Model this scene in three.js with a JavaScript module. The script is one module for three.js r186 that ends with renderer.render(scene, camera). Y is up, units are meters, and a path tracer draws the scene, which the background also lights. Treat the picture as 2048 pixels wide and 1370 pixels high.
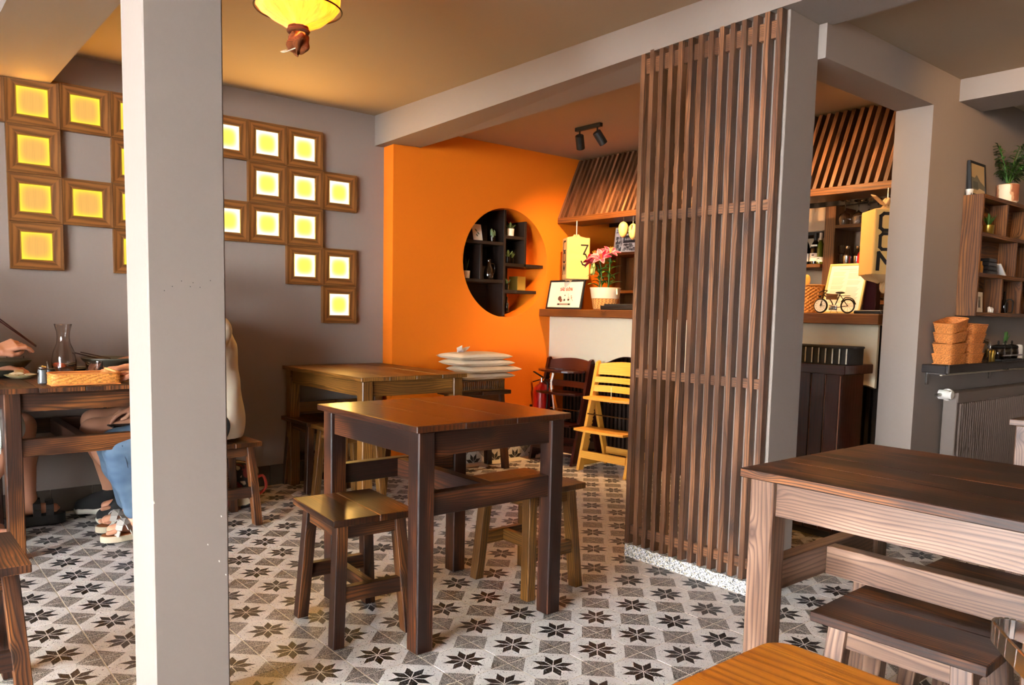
import * as THREE from 'three';
import { mergeGeometries, toCreasedNormals } from 'three/addons/utils/BufferGeometryUtils.js';
import { RectAreaLightUniformsLib } from 'three/addons/lights/RectAreaLightUniformsLib.js';
import { FontLoader } from 'three/addons/loaders/FontLoader.js';
import { TextGeometry } from 'three/addons/geometries/TextGeometry.js';

// ---------- camera, sky, exposure ----------
const scene = new THREE.Scene();
const camera = new THREE.PerspectiveCamera(2 * Math.atan(768 / 1569.03) * 180 / Math.PI, 2048 / 1370, 0.05, 60);
camera.setViewOffset(2048, 1536, 0, 0, 2048, 1370);
camera.position.set(1.7402, 1.1110, 1.8446);
camera.rotation.set(-0.09117, 0.87560, 0.02118, 'YXZ');
scene.add(camera);
const SKY = 66;                                        // even, bright overcast daylight outside the street windows
scene.background = new THREE.Color(0.97 * SKY, 1.0 * SKY, 1.04 * SKY);
const renderer = new THREE.WebGLRenderer({ antialias: true });
renderer.toneMapping = THREE.LinearToneMapping;
renderer.toneMappingExposure = 1.0;
renderer.shadowMap.enabled = true;
RectAreaLightUniformsLib.init();
const WALL_LAMP = 24, PENDANT = 3, SPOT = 12, BAR = 3.0;

// ---------- small tools ----------
let seed = 20240611;
const rnd = () => { seed = (seed + 0x6D2B79F5) | 0; let t = Math.imul(seed ^ (seed >>> 15), 1 | seed); t = (t + Math.imul(t ^ (t >>> 7), 61 | t)) ^ t; return ((t ^ (t >>> 14)) >>> 0) / 4294967296; };
const rr = (a, b) => a + (b - a) * rnd();
const V = (x, y, z) => new THREE.Vector3(x, y, z);
const clamp = (x, a = 0, b = 1) => Math.min(b, Math.max(a, x));
const ss = (a, b, x) => { const t = clamp((x - a) / (b - a)); return t * t * (3 - 2 * t); };
const mix = (a, b, t) => a + (b - a) * t;
const used = new Map();
function numbered(name) { const n = used.get(name) ?? 0; used.set(name, n + 1); return n ? `${name}_${String(n).padStart(3, '0')}` : name; }
function tag(o, label, category, group) { Object.assign(o.userData, { label, category }); if (group) o.userData.group = group; return o; }
function thing(name, label, category, [x, y, z] = [0, 0, 0], turn = 0, group) {
  const o = new THREE.Group(); o.name = numbered(name); o.position.set(x, y, z); o.rotation.y = turn; scene.add(o);
  return tag(o, label, category, group);
}
function part(parent, name, geo, mat, label) {
  const m = new THREE.Mesh(Array.isArray(geo) ? merge(geo) : geo, mat); m.name = name; m.castShadow = m.receiveShadow = true; parent.add(m);
  if (label) m.userData.label = label;
  return m;
}
function single(name, label, category, geo, mat, [x, y, z] = [0, 0, 0], turn = 0, group) {
  const m = part(scene, numbered(name), geo, mat); m.position.set(x, y, z); m.rotation.y = turn; return tag(m, label, category, group);
}
function struct(name, geo, mat) { const m = part(scene, name, geo, mat); m.userData.kind = 'structure'; return m; }
function copyOf(root, [x, y, z], turn, label, base) {
  const r = root.clone(); r.name = numbered(base); r.position.set(x, y, z); r.rotation.y = turn; r.userData = { ...root.userData }; if (label) r.userData.label = label; scene.add(r); return r;
}
const merge = (l) => { l = l.map((g) => { const h = g.index ? g.toNonIndexed() : g; for (const k of Object.keys(h.attributes)) if (!['position', 'normal', 'uv'].includes(k)) h.deleteAttribute(k); return h; }); return l.length === 1 ? l[0] : mergeGeometries(l); };
const M4 = new THREE.Matrix4();
function at(g, x = 0, y = 0, z = 0, rx = 0, ry = 0, rz = 0) { const h = g.clone(); h.applyMatrix4(M4.makeRotationFromEuler(new THREE.Euler(rx, ry, rz, 'YXZ')).setPosition(x, y, z)); return h; }
function geoFrom(pos, uv) { const g = new THREE.BufferGeometry(); g.setAttribute('position', new THREE.Float32BufferAttribute(pos, 3)); g.setAttribute('uv', new THREE.Float32BufferAttribute(uv ?? new Float32Array(pos.length / 3 * 2), 2)); g.computeVertexNormals(); return g; }
// uv in metres by the side a face looks to, u along the grain
function grainUV(g, grain = 'x', ou = rnd() * 7, ov = rnd() * 7) {
  const p = g.attributes.position, n = g.attributes.normal, uv = new Float32Array(p.count * 2), gi = 'xyz'.indexOf(grain), others = [0, 1, 2].filter((k) => k !== gi);
  for (let i = 0; i < p.count; i += 3) {
    const c = [0, 0, 0]; for (let k = 0; k < 3; k++) { c[0] += Math.abs(n.getX(i + k)); c[1] += Math.abs(n.getY(i + k)); c[2] += Math.abs(n.getZ(i + k)); }
    const dom = c.indexOf(Math.max(...c));
    let a = gi, b = dom === others[0] ? others[1] : others[0];
    if (dom === gi) { a = others[0]; b = others[1]; }
    const off = dom * 0.37;
    for (let k = 0; k < 3; k++) { const q = [p.getX(i + k), p.getY(i + k), p.getZ(i + k)]; uv[(i + k) * 2] = (dom === gi ? q[a] * 0.3 : q[a]) + ou; uv[(i + k) * 2 + 1] = q[b] + off + ov; }
  }
  g.setAttribute('uv', new THREE.BufferAttribute(uv, 2)); return g;
}
// a box with chamfered edges, centred
function cbox(sx, sy, sz, b = 0.002, grain = 'x') {
  b = Math.min(b, sx * 0.45, sy * 0.45, sz * 0.45);
  const h = [sx / 2, sy / 2, sz / 2], pos = [];
  const P = (s, ax) => [0, 1, 2].map((k) => s[k] * (k === ax ? h[k] : h[k] - b));   // corner s pushed onto face ax
  const tri = (a, c, d) => { const n = V(...c).sub(V(...a)).cross(V(...d).sub(V(...a))), m = V(a[0] + c[0] + d[0], a[1] + c[1] + d[1], a[2] + c[2] + d[2]); n.dot(m) > 0 ? pos.push(...a, ...c, ...d) : pos.push(...a, ...d, ...c); };
  const quad = (a, c, d, e) => { tri(a, c, d); tri(a, d, e); };
  const S = [-1, 1];
  for (let ax = 0; ax < 3; ax++) {
    const u = (ax + 1) % 3, v = (ax + 2) % 3, mk = (s, a, c) => { const r = [0, 0, 0]; r[ax] = s; r[u] = a; r[v] = c; return r; };
    for (const s of S) quad(P(mk(s, -1, -1), ax), P(mk(s, 1, -1), ax), P(mk(s, 1, 1), ax), P(mk(s, -1, 1), ax));
    for (const a of S) for (const c of S) { const A = mk(-1, a, c), B = mk(1, a, c); quad(P(A, u), P(B, u), P(B, v), P(A, v)); }
  }
  for (const x of S) for (const y of S) for (const z of S) tri(P([x, y, z], 0), P([x, y, z], 1), P([x, y, z], 2));
  return grainUV(geoFrom(pos), grain);
}
const slab = (x0, x1, y0, y1, z0, z1, b = 0.001, grain = 'x') => at(cbox(x1 - x0, y1 - y0, z1 - z0, b, grain), (x0 + x1) / 2, (y0 + y1) / 2, (z0 + z1) / 2);
const box = (x0, x1, y0, y1, z0, z1) => slab(x0, x1, y0, y1, z0, z1, 0.0004);
// eight corners (bottom ring, top ring), flat faces
function hexa(B, T, grain = 'x') {
  const pos = [], q = (a, b, c, d) => pos.push(...a, ...b, ...c, ...a, ...c, ...d), c = [...B, ...T].reduce((s, p) => s.map((v, i) => v + p[i] / 8), [0, 0, 0]);
  const face = (l) => { const n = V(...l[1]).sub(V(...l[0])).cross(V(...l[2]).sub(V(...l[0]))), m = V(...l[0]).sub(V(...c)); n.dot(m) > 0 ? q(...l) : q(...l.reverse()); };
  face([...B]); face([...T]); for (let i = 0; i < 4; i++) { const j = (i + 1) % 4; face([B[i], B[j], T[j], T[i]]); }
  return grainUV(geoFrom(pos), grain);
}
// a post whose ends stay level: sheared box from foot to head
function post(x0, z0, x1, z1, y0, y1, w, d, b = 0.002) {
  const g = cbox(w, y1 - y0, d, b, 'y'), h = y1 - y0, m = new THREE.Matrix4().set(1, (x1 - x0) / h, 0, (x0 + x1) / 2, 0, 1, 0, (y0 + y1) / 2, 0, (z1 - z0) / h, 1, (z0 + z1) / 2, 0, 0, 0, 1);
  g.applyMatrix4(m); g.computeVertexNormals(); return g;
}
// a bar of section w x h between two points
function bar(a, b, w, h, bev = 0.001) {
  const A = V(...a), d = V(...b).sub(A), L = d.length(), g = cbox(L, h, w, bev, 'x');
  const q = new THREE.Quaternion().setFromRotationMatrix(new THREE.Matrix4().makeBasis(d.clone().normalize(), ...(() => { const x = d.clone().normalize(), up = Math.abs(x.y) > 0.98 ? V(1, 0, 0) : V(0, 1, 0), z = x.clone().cross(up).normalize(); return [z.clone().cross(x), z]; })()));
  g.applyQuaternion(q); g.translate(A.x + d.x / 2, A.y + d.y / 2, A.z + d.z / 2); return g;
}
const lathe = (pts, seg = 24) => new THREE.LatheGeometry(pts.map(([r, y]) => new THREE.Vector2(Math.max(r, 0), y)), seg);
function tube(pts, r, seg = 6, n = Math.max(8, pts.length * 4), closed = false) { return new THREE.TubeGeometry(new THREE.CatmullRomCurve3(pts.map((p) => V(...p)), closed), n, r, seg, closed); }
const cyl = (r0, r1, h, seg = 20) => new THREE.CylinderGeometry(r0, r1, h, seg);
function prism(pts, depth, bev = 0, holes = [], seg = 24) {
  const s = new THREE.Shape(pts.map((p) => new THREE.Vector2(...p))); for (const h of holes) s.holes.push(h);
  return new THREE.ExtrudeGeometry(s, { depth, bevelEnabled: bev > 0, bevelSize: bev, bevelThickness: bev, bevelSegments: 1, curveSegments: seg });
}
// smooth surface of a distance field by surface nets
function blob(sdf, lo, hi, cell) {
  const n = [0, 1, 2].map((k) => Math.ceil((hi[k] - lo[k]) / cell) + 1), [nx, ny, nz] = n, f = new Float32Array(nx * ny * nz), id = new Int32Array(nx * ny * nz).fill(-1), pos = [], idx = [];
  for (let k = 0, i = 0; k < nz; k++) for (let j = 0; j < ny; j++) for (let x = 0; x < nx; x++, i++) f[i] = sdf(lo[0] + x * cell, lo[1] + j * cell, lo[2] + k * cell);
  const O = [0, 1, nx, nx + 1, nx * ny, nx * ny + 1, nx * ny + nx, nx * ny + nx + 1], C = O.map((_, i) => [i & 1, (i >> 1) & 1, i >> 2]);
  const E = []; for (let a = 0; a < 8; a++) for (const b of [1, 2, 4]) if (!(a & b)) E.push([a, a | b]);
  for (let k = 0; k < nz - 1; k++) for (let j = 0; j < ny - 1; j++) for (let x = 0; x < nx - 1; x++) {
    const i = x + nx * (j + ny * k); let c = 0, s = [0, 0, 0];
    for (const [a, b] of E) { const fa = f[i + O[a]], fb = f[i + O[b]]; if ((fa < 0) !== (fb < 0)) { const t = fa / (fa - fb); c++; for (let d = 0; d < 3; d++) s[d] += mix(C[a][d], C[b][d], t); } }
    if (c) { id[i] = pos.length / 3; pos.push(lo[0] + (x + s[0] / c) * cell, lo[1] + (j + s[1] / c) * cell, lo[2] + (k + s[2] / c) * cell); }
  }
  const st = [1, nx, nx * ny];
  for (let k = 1; k < nz - 1; k++) for (let j = 1; j < ny - 1; j++) for (let x = 1; x < nx - 1; x++) {
    const i = x + nx * (j + ny * k);
    for (let d = 0; d < 3; d++) { const a = f[i] < 0, b = f[i + st[d]] < 0; if (a === b) continue; const u = st[(d + 1) % 3], v = st[(d + 2) % 3], q = [id[i], id[i - u], id[i - u - v], id[i - v]]; if (q.some((t) => t < 0)) continue; a ? idx.push(q[0], q[1], q[2], q[0], q[2], q[3]) : idx.push(q[0], q[2], q[1], q[0], q[3], q[2]); }
  }
  const g = new THREE.BufferGeometry(); g.setAttribute('position', new THREE.Float32BufferAttribute(pos, 3)); g.setIndex(idx);
  const nor = new Float32Array(pos.length), e = cell * 0.35, P = g.attributes.position; // settle the points on the surface, normals from the field's slope
  for (let i = 0; i < pos.length; i += 3) { let [x, y, z] = [pos[i], pos[i + 1], pos[i + 2]], n; for (let k = 0; k < 2; k++) { const gx = sdf(x + e, y, z) - sdf(x - e, y, z), gy = sdf(x, y + e, z) - sdf(x, y - e, z), gz = sdf(x, y, z + e) - sdf(x, y, z - e), L = Math.hypot(gx, gy, gz) || 1; n = [gx / L, gy / L, gz / L]; if (k) break; const d = clamp(sdf(x, y, z) / (L / (2 * e)), -cell * 0.5, cell * 0.5); x -= n[0] * d; y -= n[1] * d; z -= n[2] * d; } P.setXYZ(i / 3, x, y, z); nor.set(n, i); }
  g.setAttribute('normal', new THREE.BufferAttribute(nor, 3));
  const uv = new Float32Array(pos.length / 3 * 2); for (let i = 0; i < pos.length / 3; i++) { uv[i * 2] = pos[i * 3] + pos[i * 3 + 2]; uv[i * 2 + 1] = pos[i * 3 + 1]; } g.setAttribute('uv', new THREE.BufferAttribute(uv, 2));
  return g;
}
// distance to a tapered capsule, smooth union
function cap(p, a, b, ra, rb) { const bx = b[0] - a[0], by = b[1] - a[1], bz = b[2] - a[2], px = p[0] - a[0], py = p[1] - a[1], pz = p[2] - a[2], h = clamp((px * bx + py * by + pz * bz) / (bx * bx + by * by + bz * bz + 1e-9)); return Math.hypot(px - bx * h, py - by * h, pz - bz * h) - mix(ra, rb, h); }
const smin = (a, b, k) => { const h = Math.max(k - Math.abs(a - b), 0) / k; return Math.min(a, b) - h * h * k * 0.25; };
function limbs(bones, k, cell, pad = 0.02, extra) {
  const lo = [1e9, 1e9, 1e9], hi = [-1e9, -1e9, -1e9];
  for (const [a, b, ra, rb] of bones) for (const [q, r] of [[a, ra], [b, rb]]) for (let d = 0; d < 3; d++) { lo[d] = Math.min(lo[d], q[d] - r - pad); hi[d] = Math.max(hi[d], q[d] + r + pad); }
  return blob((x, y, z) => { let s = 1e3; const p = [x, y, z]; for (const [a, b, ra, rb, kk] of bones) s = smin(s, cap(p, a, b, ra, rb), kk ?? k); return extra ? extra(p, s) : s; }, lo, hi, cell);
}

// ---------- textures ----------
const hash = (x, y, s) => { let h = Math.imul(x, 374761393) ^ Math.imul(y, 668265263) ^ Math.imul(s, 2147483647 - 61); h = Math.imul(h ^ (h >>> 13), 1274126177); return ((h ^ (h >>> 16)) >>> 0) / 4294967296; };
function pn(u, v, fu, fv, s) {   // tiling value noise, u v in 0..1, fu fv whole lattice counts
  const x = u * fu, y = v * fv, xi = Math.floor(x), yi = Math.floor(y), a = x - xi, b = y - yi, sa = a * a * (3 - 2 * a), sb = b * b * (3 - 2 * b), w = (i, n) => ((i % n) + n) % n;
  const X0 = w(xi, fu), X1 = w(xi + 1, fu), Y0 = w(yi, fv), Y1 = w(yi + 1, fv);
  return mix(mix(hash(X0, Y0, s), hash(X1, Y0, s), sa), mix(hash(X0, Y1, s), hash(X1, Y1, s), sa), sb);
}
const fbm = (u, v, fu, fv, s, o = 4) => { let t = 0, a = 0.5; for (let i = 0; i < o; i++) { t += a * pn(u, v, fu << i, fv << i, s + i); a *= 0.5; } return t / (1 - 0.5 ** o); };
function dataTex(w, h, f, srgb = true) {
  const d = new Uint8Array(w * h * 4); for (let y = 0, i = 0; y < h; y++) for (let x = 0; x < w; x++, i += 4) { const c = f((x + 0.5) / w, (y + 0.5) / h); d[i] = clamp(c[0]) * 255; d[i + 1] = clamp(c[1]) * 255; d[i + 2] = clamp(c[2]) * 255; d[i + 3] = 255; }
  const t = new THREE.DataTexture(d, w, h); t.wrapS = t.wrapT = THREE.RepeatWrapping; t.magFilter = THREE.LinearFilter; t.minFilter = THREE.LinearMipmapLinearFilter; t.generateMipmaps = true; if (srgb) t.colorSpace = THREE.SRGBColorSpace; t.needsUpdate = true; return t;
}
function rep(t, ru, rv) { const c = t.clone(); c.repeat.set(ru, rv); c.needsUpdate = true; return c; }
const rgb = (h) => [(h >> 16 & 255) / 255, (h >> 8 & 255) / 255, (h & 255) / 255];
const mix3 = (a, b, t) => [mix(a[0], b[0], t), mix(a[1], b[1], t), mix(a[2], b[2], t)];
// wood: u along the grain covers 1.2 m, v covers 0.4 m
function woodField(s, rings) { return (u, v) => {
  const warp = (fbm(u, v, 2, 4, s, 3) - 0.5) * rings * 0.16 + (pn(u, v, 1, 6, s + 9) - 0.5) * rings * 0.12 + (pn(u, v, 9, 40, s + 8) - 0.5) * 0.5;
  let kn = 0; for (let k = 0; k < 3; k++) { const cu = hash(k, s, 5), cv = hash(k, s, 6); let du = Math.abs(u - cu); du = Math.min(du, 1 - du); let dv = Math.abs(v - cv); dv = Math.min(dv, 1 - dv); kn += Math.exp(-(du * du * 1500 + dv * dv * 420)) * 2.6; }
  const r = v * rings + warp + kn, q = r - Math.floor(r), ring = q < 0.7 ? q / 0.7 : (1 - q) / 0.3;
  return { ring: ring * ring, fib: pn(u, v, 14, 260, s + 20) * 0.6 + pn(u, v, 50, 380, s + 21) * 0.4, patch: fbm(u, v, 4, 5, s + 30, 3), kn }; }; }
function woodTex(s, dark, mid, light, rings = 12, worn = 0.5, W = 512, H = 512) {
  const F = woodField(s, rings), d = rgb(dark), m = rgb(mid), l = rgb(light);
  return dataTex(W, H, (u, v) => { const f = F(u, v); let c = mix3(m, d, clamp(f.ring * 0.75 + (f.fib - 0.5) * 0.5)); c = mix3(c, l, ss(0.40, 0.72, f.patch) * worn * (0.15 + 0.85 * (1 - f.ring)) * (0.4 + f.fib * 0.9)); return mix3(c, d, clamp(f.kn * 0.28)); });
}
const woodBumpTex = dataTex(512, 512, (u, v) => { const f = woodField(3, 12)(u, v), h = 0.55 - f.ring * 0.3 + (f.fib - 0.5) * 0.5; return [h, h, h]; }, false);
const WU = 1 / 1.2, WV = 1 / 0.4;
function woodMat(name, tex, o = {}) {
  const m = new THREE.MeshPhysicalMaterial({ map: rep(tex, WU, WV), bumpMap: rep(woodBumpTex, WU, WV), bumpScale: 0.0006, roughness: 0.55, specularIntensity: 0.6, clearcoat: 0.3, clearcoatRoughness: 0.32, ...o }); m.name = name; return m;
}
const texDark = woodTex(11, 0x0d0604, 0x2a1107, 0x84491f, 44, 0.75), texDark2 = woodTex(12, 0x120805, 0x371b0b, 0x9a5e2a, 36, 0.85);
const texSlat = woodTex(13, 0x241309, 0x5c3a22, 0x946442, 40, 0.9), texTop = woodTex(14, 0x1e0c06, 0x43200e, 0x74401c, 22, 0.4);
const texGold = woodTex(15, 0x2e1a08, 0x68431a, 0x9c6e30, 34, 0.6), texOrange = woodTex(16, 0x8a440e, 0xc4741c, 0xdc9434, 22, 0.5), texPine = woodTex(17, 0xd08a2c, 0xe0a444, 0xeab85c, 30, 0.3);
const texSheen = woodTex(18, 0x3a2218, 0x74543f, 0xa88670, 34, 0.9), texBar = woodTex(19, 0x2e1608, 0x5e3614, 0x905c24, 30, 0.5);  // first tone is lightened to carry the milky sheen of window light
const wood = {
  dark: woodMat('dark stained pine', texDark), dark2: woodMat('dark stained pine, worn', texDark2), top: woodMat('lacquered table boards', texTop, { roughness: 0.32, clearcoat: 0.6, clearcoatRoughness: 0.18 }),
  slat: woodMat('brown stained slats', texSlat, { roughness: 0.5, clearcoat: 0.9, clearcoatRoughness: 0.36 }), gold: woodMat('golden brown pine', texGold, { roughness: 0.42 }), orange: woodMat('orange brown varnished wood', texOrange, { roughness: 0.35, clearcoat: 0.3 }),
  pine: woodMat('yellow beech', texPine, { roughness: 0.4 }), grey: woodMat('worn stained pine with painted sheen', texSheen, { roughness: 0.42, clearcoat: 1, clearcoatRoughness: 0.34 }), bar: woodMat('red brown bar wood', texBar, { roughness: 0.4 }),
  seat: woodMat('lacquered stool seat', texDark2, { roughness: 0.36, clearcoat: 0.6, clearcoatRoughness: 0.2 }), mahogany: woodMat('mahogany painted wood', woodTex(20, 0x1e0806, 0x34100a, 0x4c1c10, 26, 0.4), { roughness: 0.28, clearcoat: 0.6, clearcoatRoughness: 0.15 }), matt: woodMat('dark stained pine, dull', texDark2, { roughness: 0.75, clearcoat: 0.08 }), black: woodMat('near black wood', woodTex(21, 0x0c0806, 0x1e130d, 0x35241a, 30, 0.5), { roughness: 0.6, clearcoat: 0.12 }),
  shelf: woodMat('shelf wood', woodTex(22, 0x2a1506, 0x663c16, 0xa0682a, 26, 0.7), { roughness: 0.6, clearcoat: 0.12 }),
};
const plasterBump = dataTex(256, 256, (u, v) => { const h = fbm(u, v, 6, 6, 40, 5) * 0.6 + pn(u, v, 90, 90, 41) * 0.25; return [h, h, h]; }, false);
function plain(name, color, o = {}) { const m = new THREE.MeshPhysicalMaterial({ color, roughness: 0.6, ...o }); m.name = name; return m; }
const paint = (name, color, o = {}) => plain(name, color, { roughness: 0.75, bumpMap: plasterBump, bumpScale: 0.0012, ...o });
const mat = {
  taupe: paint('taupe wall paint', 0x8f8279), ceil: paint('taupe ceiling paint', 0xa39079), orange: paint('orange wall paint', 0xe8780c, { roughness: 0.6 }), white: paint('off white paint', 0xdcd3bf), tan: paint('tan wall paint', 0xa98e70),
  plaster: paint('pale trowelled plaster', 0xcfc4aa, { roughness: 0.55 }),
  black: plain('black metal', 0x0b0b0b, { roughness: 0.6 }), blackPlastic: plain('black plastic', 0x111111, { roughness: 0.35 }), steel: plain('steel', 0xc8c8c6, { metalness: 1, roughness: 0.22 }), brass: plain('gold metal', 0xb89a48, { metalness: 0.9, roughness: 0.32 }),
  white2: plain('white glaze', 0xe8e4da, { roughness: 0.35 }), red: plain('red enamel', 0xb00d0a, { roughness: 0.3, clearcoat: 0.6 }), soil: plain('potting soil', 0x20140c, { roughness: 1 }),
  leaf: plain('green leaf', 0x3d6b22, { roughness: 0.45, side: THREE.DoubleSide }), leafDark: plain('dark green leaf', 0x1f3d1a, { roughness: 0.5, side: THREE.DoubleSide }), succulent: plain('grey green succulent', 0x5a7048, { roughness: 0.55, side: THREE.DoubleSide }),
  grout: plain('cement grout', 0xe2d8c0, { roughness: 0.9 }), glass: plain('clear glass', 0xffffff, { transmission: 1, thickness: 0.004, ior: 1.45, roughness: 0.02 }), pane: plain('window pane', 0xffffff, { transmission: 1, thickness: 0, roughness: 0 }),
  water: plain('water', 0xf4fbff, { transmission: 1, thickness: 0.05, ior: 1.33, roughness: 0 }), paper: plain('white paper', 0xf2efe8, { roughness: 0.85 }),
  canvasCloth: plain('unbleached cotton', 0xcfc2a8, { roughness: 0.95 }), ribbed: plain('dark grey enamel', 0x6d6057, { roughness: 0.5 }),
};
// ---------- floor: patterned cement tiles, one mesh each ----------
function tileTex(s) {
  const R = 0.378, T = Math.tan(Math.PI / 8);
  return dataTex(512, 512, (u, v) => {
    const x = u - 0.5, y = v - 0.5, g1 = hash(Math.floor(u * 256), Math.floor(v * 256), s), g2 = pn(u, v, 70, 70, s + 1), g3 = pn(u, v, 150, 150, s + 2), edge = (pn(u, v, 90, 90, s + 7) - 0.5) * 0.008;
    let c = [0.88, 0.865, 0.84].map((k) => k + (fbm(u, v, 5, 5, s + 3, 3) - 0.5) * 0.09 + (g3 - 0.5) * 0.07);
    if (g2 < 0.17) c = mix3(c, [0.32, 0.29, 0.27], ss(0.17, 0.1, g2) * 0.85);
    const r = Math.hypot(x, y); let a = (Math.atan2(y, x) / (Math.PI / 4)) - 0.5; a = (a - Math.round(a)) * Math.PI / 4;
    const al = r * Math.cos(a), pe = Math.abs(r * Math.sin(a)), d = T * Math.min(al, R - al) - pe - 0.0085 + edge;
    const dark = [0.095, 0.085, 0.08].map((k) => k + (g3 - 0.5) * 0.1); if (g2 > 0.83) dark.fill(mix(0.3, 0.6, g1));
    c = mix3(c, dark, ss(-0.003, 0.003, d));
    const q = Math.abs(x) + Math.abs(y) - 0.64 + edge, grey = g3 < 0.42 ? 0.17 : g3 > 0.58 ? 0.74 : 0.43, gg = [grey * 1.03, grey * 0.98, grey * 0.92];
    c = mix3(c, gg, ss(-0.004, 0.004, q));
    return c;
  });
}
const tileMats = [61, 62, 63, 64].map((s) => { const m = plain('patterned cement tile', 0xffffff, { map: tileTex(s), roughness: 0.42, clearcoat: 0.12, clearcoatRoughness: 0.35 }); return m; });
function tileGeo() { const g = cbox(0.1962, 0.012, 0.1962, 0.0008, 'x'), p = g.attributes.position, uv = g.attributes.uv; for (let i = 0; i < p.count; i++) uv.setXY(i, clamp(p.getX(i) / 0.2 + 0.5), clamp(0.5 - p.getZ(i) / 0.2)); return g; }
{
  const floor = struct('floor', box(-3.15, 3.3, -0.12, -0.0011, -4.5, 5.75), mat.grout), g = tileGeo(), list = [];
  camera.updateMatrixWorld(true); camera.updateProjectionMatrix();
  const p = V(0, 0, 0);
  for (let i = -15; i <= 16; i++) for (let k = -22; k <= 28; k++) {
    const x = i * 0.2, z = k * 0.2; if (x < -2.9 || z > 5.6 || z < -4.4 || (x < -2.8 && z < -1)) continue;
    p.set(x, 0, z); const dist = p.distanceTo(camera.position); p.project(camera);
    list.push({ x, z, d: dist + (Math.abs(p.x) < 1.06 && p.y > -1.12 && p.y < 1 && p.z < 1 ? 0 : 100), turn: Math.floor(rnd() * 4), m: Math.floor(rnd() * 4) });
  }
  list.sort((a, b) => a.d - b.d);
  const rest = [[], [], [], []];
  list.forEach((t, n) => {
    const y = -0.006 + (hash(Math.round(t.x * 5), Math.round(t.z * 5), 3) - 0.5) * 0.0006;
    if (n < 300) { const m = part(floor, n ? `tile_${String(n).padStart(3, '0')}` : 'tile', g, tileMats[t.m]); m.position.set(t.x, y, t.z); m.rotation.y = t.turn * Math.PI / 2; } else rest[t.m].push(at(g, t.x, y, t.z, 0, t.turn * Math.PI / 2));
  });
  rest.forEach((l, i) => { const m = part(floor, 'far_tiles', l, tileMats[i]); m.userData.kind = 'stuff'; });
}
// ---------- walls, beams, pillars, ceiling ----------
struct('wall_left', box(-3.15, -2.95, 0, 2.6, -0.912, 5.75), mat.taupe);
{
  const z1 = -0.91, z0 = -3.12, hole = new THREE.Path(); hole.absellipse(-1.893, 1.474, 0.405, 0.402, 0, Math.PI * 2, true);
  const g = prism([[z0, 0], [z1, 0], [z1, 2.45], [z0, 2.45]], 0.25, 0, [hole], 64);
  const w = struct('wall_orange', at(g, -2.83, 0, 0, 0, -Math.PI / 2), mat.orange);
  part(w, 'niche_back', box(-3.15, -3.08, 0.9, 2.0, -2.5, -1.4), mat.orange);
}
{ // skirting of half tiles along the orange wall, plain tiles along the grey one
  const g = cbox(0.01, 0.1, 0.1966, 0.001, 'z'), p = g.attributes.position, uv = g.attributes.uv; for (let i = 0; i < p.count; i++) uv.setXY(i, clamp(0.5 - p.getZ(i) / 0.2), clamp(0.75 + p.getY(i) / 0.2, 0.5, 1));
  const base = struct('baseboard_orange', box(-2.8299, -2.826, 0, 0.099, -2.33, -0.92), mat.grout);
  for (let k = 5; k <= 11; k++) { const m = part(base, 'tile', g, tileMats[k % 4]); m.position.set(-2.8215, 0.05, -k * 0.2); }
  const g2 = cbox(0.01, 0.125, 0.1966, 0.001, 'z'), base2 = struct('baseboard_left', box(-2.9499, -2.945, 0, 0.124, -0.9, 5.6), mat.grout), m2 = plain('brown skirting tile', 0x4a423a, { roughness: 0.45 });
  for (let k = -4; k <= 27; k++) { const m = part(base2, 'tile', g2, m2); m.position.set(-2.941, 0.0625, k * 0.2); }
}
struct('ceiling', [box(-3.15, 3.3, 2.385, 2.6, -0.98, 5.75), box(-3.15, 0.0, 2.325, 2.6, -4.5, -0.98), box(0.0, 3.3, 2.29, 2.6, -4.5, -0.98)], mat.ceil);
struct('beam_1', [
  hexa([[-2.95, 2.189, -0.84], [0.05, 2.26, -0.84], [0.05, 2.25, -1.12], [-2.95, 2.2, -1.12]], [[-2.95, 2.5, -0.84], [0.05, 2.5, -0.84], [0.05, 2.5, -1.12], [-2.95, 2.5, -1.12]]),
  hexa([[0.05, 2.26, -0.84], [3.2, 2.262, -0.84], [3.2, 2.252, -1.12], [0.05, 2.25, -1.12]], [[0.05, 2.5, -0.84], [3.2, 2.5, -0.84], [3.2, 2.5, -1.12], [0.05, 2.5, -1.12]])], mat.taupe);
struct('beam_2', hexa([[-2.95, 2.205, 1.38], [3.2, 2.19, 1.38], [3.2, 2.19, 1.09], [-2.95, 2.215, 1.045]], [[-2.95, 2.5, 1.38], [3.2, 2.5, 1.38], [3.2, 2.5, 1.09], [-2.95, 2.5, 1.045]]), mat.taupe);
struct('beam_3', box(0.084, 3.2, 2.185, 2.5, -2.63, -2.35), mat.taupe);
struct('pillar_1', slab(-0.49, -0.30, 0, 2.3, 1.111, 1.301, 0.004, 'y'), mat.taupe);
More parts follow.
